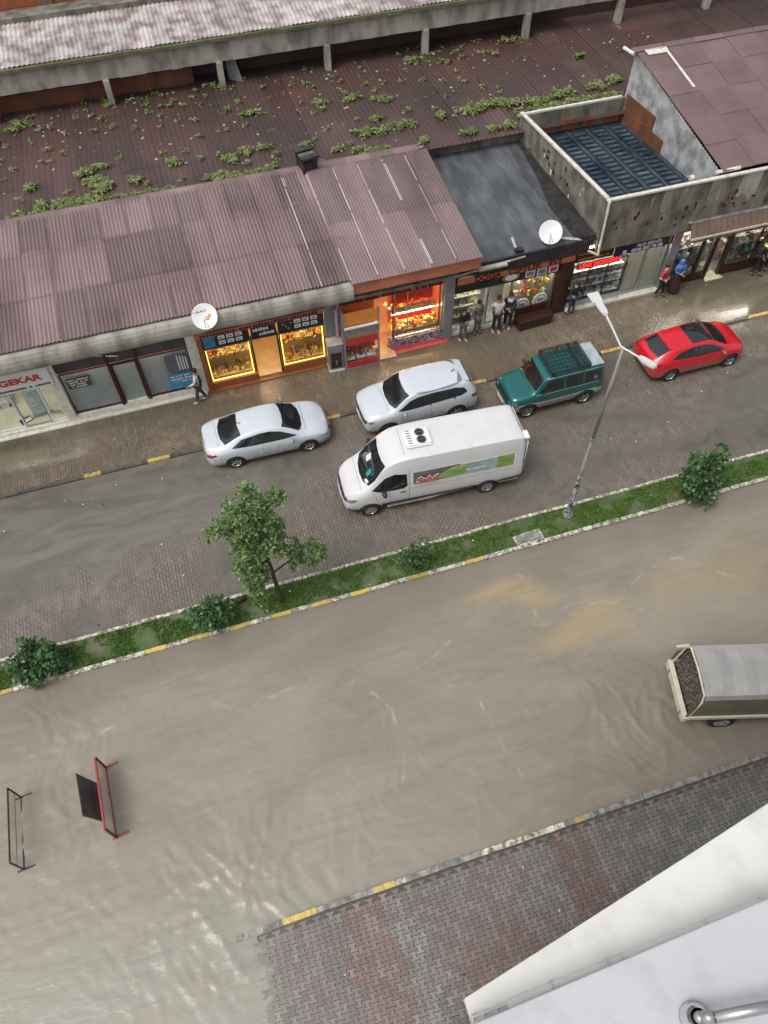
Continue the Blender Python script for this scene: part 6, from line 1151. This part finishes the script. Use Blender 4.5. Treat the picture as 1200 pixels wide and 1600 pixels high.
P('pipe_bracket', LAMPW, lambda b: [b.lathe([(.037, -.006), (.043, -.006), (.043, .006), (.037, .006)], n=18, xf=Matrix.Translation((x, -.038 + (x - .78) * .0123, 16.045)) @ Matrix.Rotation(R(90), 4, 'Y')) for x in (1.09, 1.5, 1.6, 2.25, 2.7, 3.3)], ob)
P('railing', LAMPW, lambda b: [b.cyl((.52, -.028, 16.05), (.79, -.024, 16.05), .009)] + [b.box(x, x + .011, -.05, -.015, 16.0, 16.06) for x in (.525, .60, .69, .78)] + [b.box(.52, .83, -.075, -.064, 16.0, 16.022)], ob)
P('balcony_ledge', LEDG, lambda b: b.prism([(.33, -.128), (.49, -.06), (2.6, .0), (9, .18), (9, -2.5), (.33, -2.5)], 16.3, 16.4), ob, bevel=.005)
ap = empty('chrome_flue', (1.78, -.43, 16.4), 0, 'shiny round chrome flue pipe on the pale ledge at the bottom edge', 'flue'); CHR = mat('chrome', (.75, .75, .76), (.6, .6, .6), 4, rough=.12, metal=1)
part('collar', CHR, ap, lambda b: b.lathe([(.03, .0), (.085, .0), (.085, .03), (.075, .05), (.078, .08), (.065, .10), (.05, .12)], n=28), smooth=True); part('elbow', STEEL, ap, lambda b: b.path([(0, 0, .06), (0, 0, .16), (.06, -.02, .2), (.6, -.1, .2)], .034, 16), smooth=True)

# ------------------------------------------------------------------ people
SKIN = mat('skin', (.42, .24, .16), (.38, .21, .14), 6, rough=.5)
HAIR = mat('dark hair', (.015, .012, .01), (.03, .02, .015), 30, rough=.5); EYEM = mat('eye', (.02, .015, .012))
def cloth(name, c): return mat(name, c, tuple(x * .75 for x in c), 9, rough=.85, bump=.004, bscale=20)
def skinned(name, nodes, edges, m, parent, sub=1):
    me = bpy.data.meshes.new(name); me.from_pydata([n[0] for n in nodes], edges, []); o = bpy.data.objects.new(name, me); COL.objects.link(o)
    sk = o.modifiers.new('k', 'SKIN'); sk.use_smooth_shade = True
    lay = me.skin_vertices[0].data
    for i, n in enumerate(nodes):
        r_ = n[1]; lay[i].radius = (r_, r_) if not isinstance(r_, tuple) else r_; lay[i].use_root = (i == 0)
    ss = o.modifiers.new('s', 'SUBSURF'); ss.levels = ss.render_levels = sub
    apply_mods(o); o.data.materials.clear(); o.data.materials.append(m); o.parent = parent; return o
def person(loc, rz, label, top, legs, shoes, h=1.72, arms='down', stride=.0, hair='short', skirt=None, lean=0, scarf=None, hem=None, yoke=None, vest=None, hairm=None):
    e = empty('person', loc, rz, label, 'person', 'people on the pavement'); k = h / 1.72; e.scale = (k, k, k)
    sh = .19; ax = {'down': [((.235, .02, 1.18), (.25, -.06, .93)), ((-.235, .02, 1.18), (-.25, -.06, .93))],
        'pocket': [((.27, .06, 1.18), (.19, -.10, 1.0)), ((-.27, .06, 1.18), (-.19, -.10, 1.0))],
        'fold': [((.23, -.06, 1.17), (.02, -.22, 1.17)), ((-.23, -.06, 1.17), (-.02, -.24, 1.12))],
        'phone': [((.23, -.04, 1.18), (.08, -.27, 1.24)), ((-.235, .02, 1.18), (-.25, -.06, .93))],
        'walk': [((.23, -.06, 1.18), (.2, -.28, 1.05)), ((-.23, .14, 1.2), (-.22, .14, .97))],
        'behind': [((.25, .10, 1.18), (.06, .17, .98)), ((-.25, .10, 1.18), (-.06, .18, .95))]}[arms]
    L1 = ((.10, -.02 - stride * .5, .50), (.11, .0 - stride, .09)); L2 = ((-.10, -.02 + stride * .3, .50), (-.11, .02 + stride, .09))
    def arm(A): return [((math.copysign(sh, A[0][0]), .0, 1.41), .055), (A[0], .043), (A[1], .029)]
    N = [((0, 0, .95), .135), ((0, 0, 1.12), .115), ((0, .01, 1.32), .14), ((0, .015, 1.46), .07), ((0, .005, 1.52), .05), ((0, -.01, 1.60), (.078, .092)), ((0, -.005, 1.68), (.066, .078)), ((0, -.098, 1.595), .014), ((.078, 0, 1.60), .014), ((-.078, 0, 1.60), .014), ((0, -.075, 1.545), .03)]
    E_ = [(0, 1), (1, 2), (2, 3), (3, 4), (4, 5), (5, 6), (5, 7), (5, 8), (5, 9), (4, 10)]
    def add(p, r_, par): N.append((p, r_)); E_.append((par, len(N) - 1)); return len(N) - 1
    for A in ax:
        s1 = add((math.copysign(sh, A[0][0]), 0, 1.41), .055, 2); el = add(A[0], .042, s1); wr = add(A[1], .026, el)
        d = (Vector(A[1]) - Vector(A[0])).normalized(); sd = Vector((math.copysign(1, -A[0][0]), 0, 0)); u = d.cross(Vector((0, 1, 0))) if abs(d.y) < .8 else Vector((1, 0, 0)); u = u.normalized(); v_ = d.cross(u).normalized()
        pm = add(tuple(Vector(A[1]) + d * .07), (.034, .02), wr)
        for q, ln in ((-.030, .070), (-.010, .082), (.010, .078), (.028, .062)):
            f1 = add(tuple(Vector(A[1]) + d * .10 + v_ * q), .0095, pm); f2 = add(tuple(Vector(A[1]) + d * (.10 + ln * .5) + v_ * q * 1.2 - u * .006), .0085, f1); add(tuple(Vector(A[1]) + d * (.10 + ln * .9) + v_ * q * 1.2 - u * .02), .007, f2)
        t1 = add(tuple(Vector(A[1]) + d * .045 + v_ * -.042), .011, wr); add(tuple(Vector(A[1]) + d * .085 + v_ * -.058), .009, t1)
    for (kn, an), s_ in ((L1, 1), (L2, -1)):
        hp = add((.095 * s_, 0, .88), .09, 0); k1 = add(kn, .058, hp); a1 = add(an, .038, k1); add((an[0] * 1.1, an[1] - .13, .035), .032, a1)
    skinned('body', N, E_, SKIN, e)
    # jacket or shirt
    T_ = [((0, 0, .93), .15), ((0, 0, 1.12), .135), ((0, .01, 1.32), .158), ((0, .015, 1.44), .085)]; TE = [(0, 1), (1, 2), (2, 3)]
    for A in ax:
        T_.append(((math.copysign(sh, A[0][0]), 0, 1.41), .072)); TE.append((2, len(T_) - 1)); T_.append((A[0], .058)); TE.append((len(T_) - 2, len(T_) - 1)); w_ = Vector(A[0]).lerp(Vector(A[1]), .94); T_.append((tuple(w_), .042)); TE.append((len(T_) - 2, len(T_) - 1))
    skinned('jacket', T_, TE, top, e)
    if vest: skinned('vest', [((0, 0, .98), .158), ((0, 0, 1.12), .148), ((0, .01, 1.32), .168), ((0, .015, 1.42), .11)], [(0, 1), (1, 2), (2, 3)], vest, e)
    if yoke: skinned('yoke', [((-.15, .0, 1.42), .085), ((0, .01, 1.40), .15), ((.15, .0, 1.42), .085)], [(0, 1), (1, 2)], yoke, e)
    if hem: part('hem', hem, e, lambda b: b.lathe([(.15, .84), (.168, .88), (.165, .98), (.15, 1.0)], n=16), smooth=True)
    if skirt: part('skirt', skirt, e, lambda b: b.lathe([(.27, .12), (.24, .45), (.18, .85), (.15, 1.02), (.05, 1.03)], n=20), smooth=True)
    else:
        Q = [((0, 0, .95), .145)]; QE = []
        for (kn, an), s_ in ((L1, 1), (L2, -1)):
            Q.append(((.095 * s_, 0, .86), .102)); QE.append((0, len(Q) - 1)); Q.append((kn, .072)); QE.append((len(Q) - 2, len(Q) - 1)); Q.append(((an[0], an[1], .13), .058)); QE.append((len(Q) - 2, len(Q) - 1))
        skinned('trousers', Q, QE, legs, e)
    for an in (L1[1], L2[1]):
        skinned('shoe', [((an[0], an[1] + .02, .06), .048), ((an[0] * 1.05, an[1] - .08, .045), .044), ((an[0] * 1.1, an[1] - .17, .035), .036)], [(0, 1), (1, 2)], shoes, e)
    for s_ in (-1, 1): part('eye', EYEM, e, lambda b: b.sph((s_ * .03, -.098, 1.622), .009, n=5))
    if scarf: part('headscarf', scarf, e, lambda b: [b.sph((0, .015, 1.625), .118, n=12, sc=(1, 1.05, 1.12)), b.lathe([(.17, 1.38), (.13, 1.48), (.09, 1.55)], n=14)], smooth=True)
    else:
        part('hair', hairm or HAIR, e, lambda b: [b.sph((0, .022, 1.652), .104, n=12, sc=(.93, 1.05, .98))] + ([b.sph((0, .075, 1.54), .09, n=10, sc=(1.05, .6, 1.6))] if hair == 'long' else []), smooth=True)
    return e
Wt = cloth('white cotton', (.68, .70, .73)); Bk = cloth('black cloth', (.02, .02, .022)); Gy = cloth('grey cloth', (.14, .14, .145)); Nv = cloth('navy cloth', (.02, .028, .06)); Jn = cloth('blue jeans', (.05, .07, .13)); Rd = cloth('red cloth', (.50, .03, .06)); Bl = cloth('blue cloth', (.07, .17, .45)); Mr = cloth('maroon cloth', (.05, .015, .02)); HV = cloth('hi vis yellow', (.55, .75, .05)); Whs = cloth('white shoe', (.65, .65, .62))
person((-.78, 21.72, .075), R(-100), 'person in a black vest over white sleeves walking past the left yellow window', Wt, Jn, Whs, 1.72, 'walk', .16, vest=Bk)
person((10.02, 21.82, .075), R(8), 'long haired person in a black jacket and grey trousers before the white framed window', Bk, Gy, Whs, 1.62, 'fold', .05, 'long')
person((10.72, 22.0, .075), R(20), 'person in a loose grey coat beside the one in black', Gy, Gy, Bk, 1.68, 'pocket', .03)
person((11.5, 21.85, .075), R(-6), 'person in a plain white shirt and black trousers under the orange sign', Wt, Bk, Whs, 1.80, 'behind', .04)
person((12.05, 21.95, .075), R(-35), 'person in a navy and white sweater left of the brown wooden bench', Nv, Bk, Whs, 1.74, 'fold', .03, yoke=Wt)
person((14.92, 21.88, .075), R(-150), 'person in a dark jacket and blue jeans standing at the brown pillar', Bk, Jn, Bk, 1.72, 'phone', .04)
person((19.0, 21.75, .075), R(35), 'person in a red top with a white hem beside the woman in blue', Rd, Bk, Bk, 1.66, 'pocket', .12, hem=Wt)
person((19.72, 21.82, .075), R(-5), 'woman in a blue headscarf and blue top with a long dark skirt', Bl, Bl, Bk, 1.62, 'fold', .0, scarf=Bl, skirt=Mr)
person((23.7, 21.7, .075), R(25), 'person in a dark uniform with bright yellow shoulders at the right edge', Bk, Bk, Bk, 1.80, 'pocket', .12, yoke=HV)
person((24.25, 21.95, .075), R(-20), 'person in a plain dark green jacket partly cut off at the right edge', cloth('dark green cloth', (.03, .06, .05)), Bk, Bk, 1.76, 'down', .05)

# scattered litter
def litter():
    b = MB(); rnd = random.Random(33)
    for k in range(90):
        u = rnd.random()
        if u < .45: x, y, z = rnd.uniform(-9, 22), rnd.uniform(13, 19.2), .012
        elif u < .7: x, y, z = rnd.uniform(-6, 22), rnd.uniform(19.6, 21.9), .09
        elif u < .85: x, y, z = rnd.uniform(-1, 9), rnd.uniform(0, 3), .15
        else: x, y, z = rnd.uniform(-9, 16), rnd.uniform(11.9, 12.7), .14
        s_ = rnd.uniform(.012, .04); xf = Matrix.Translation((x, y, z)) @ Matrix.Rotation(rnd.uniform(0, 3), 4, 'Z'); b.box(-s_, s_, -s_ * .5, s_ * .5, 0, .01, rnd.choice((0, 0, 1)), .5, xf)
    tag(b.build('litter', [WPAINT, BARK]), 'tiny scraps of white litter and dark leaves scattered over the road and pavements', 'litter', kind='stuff')
litter()
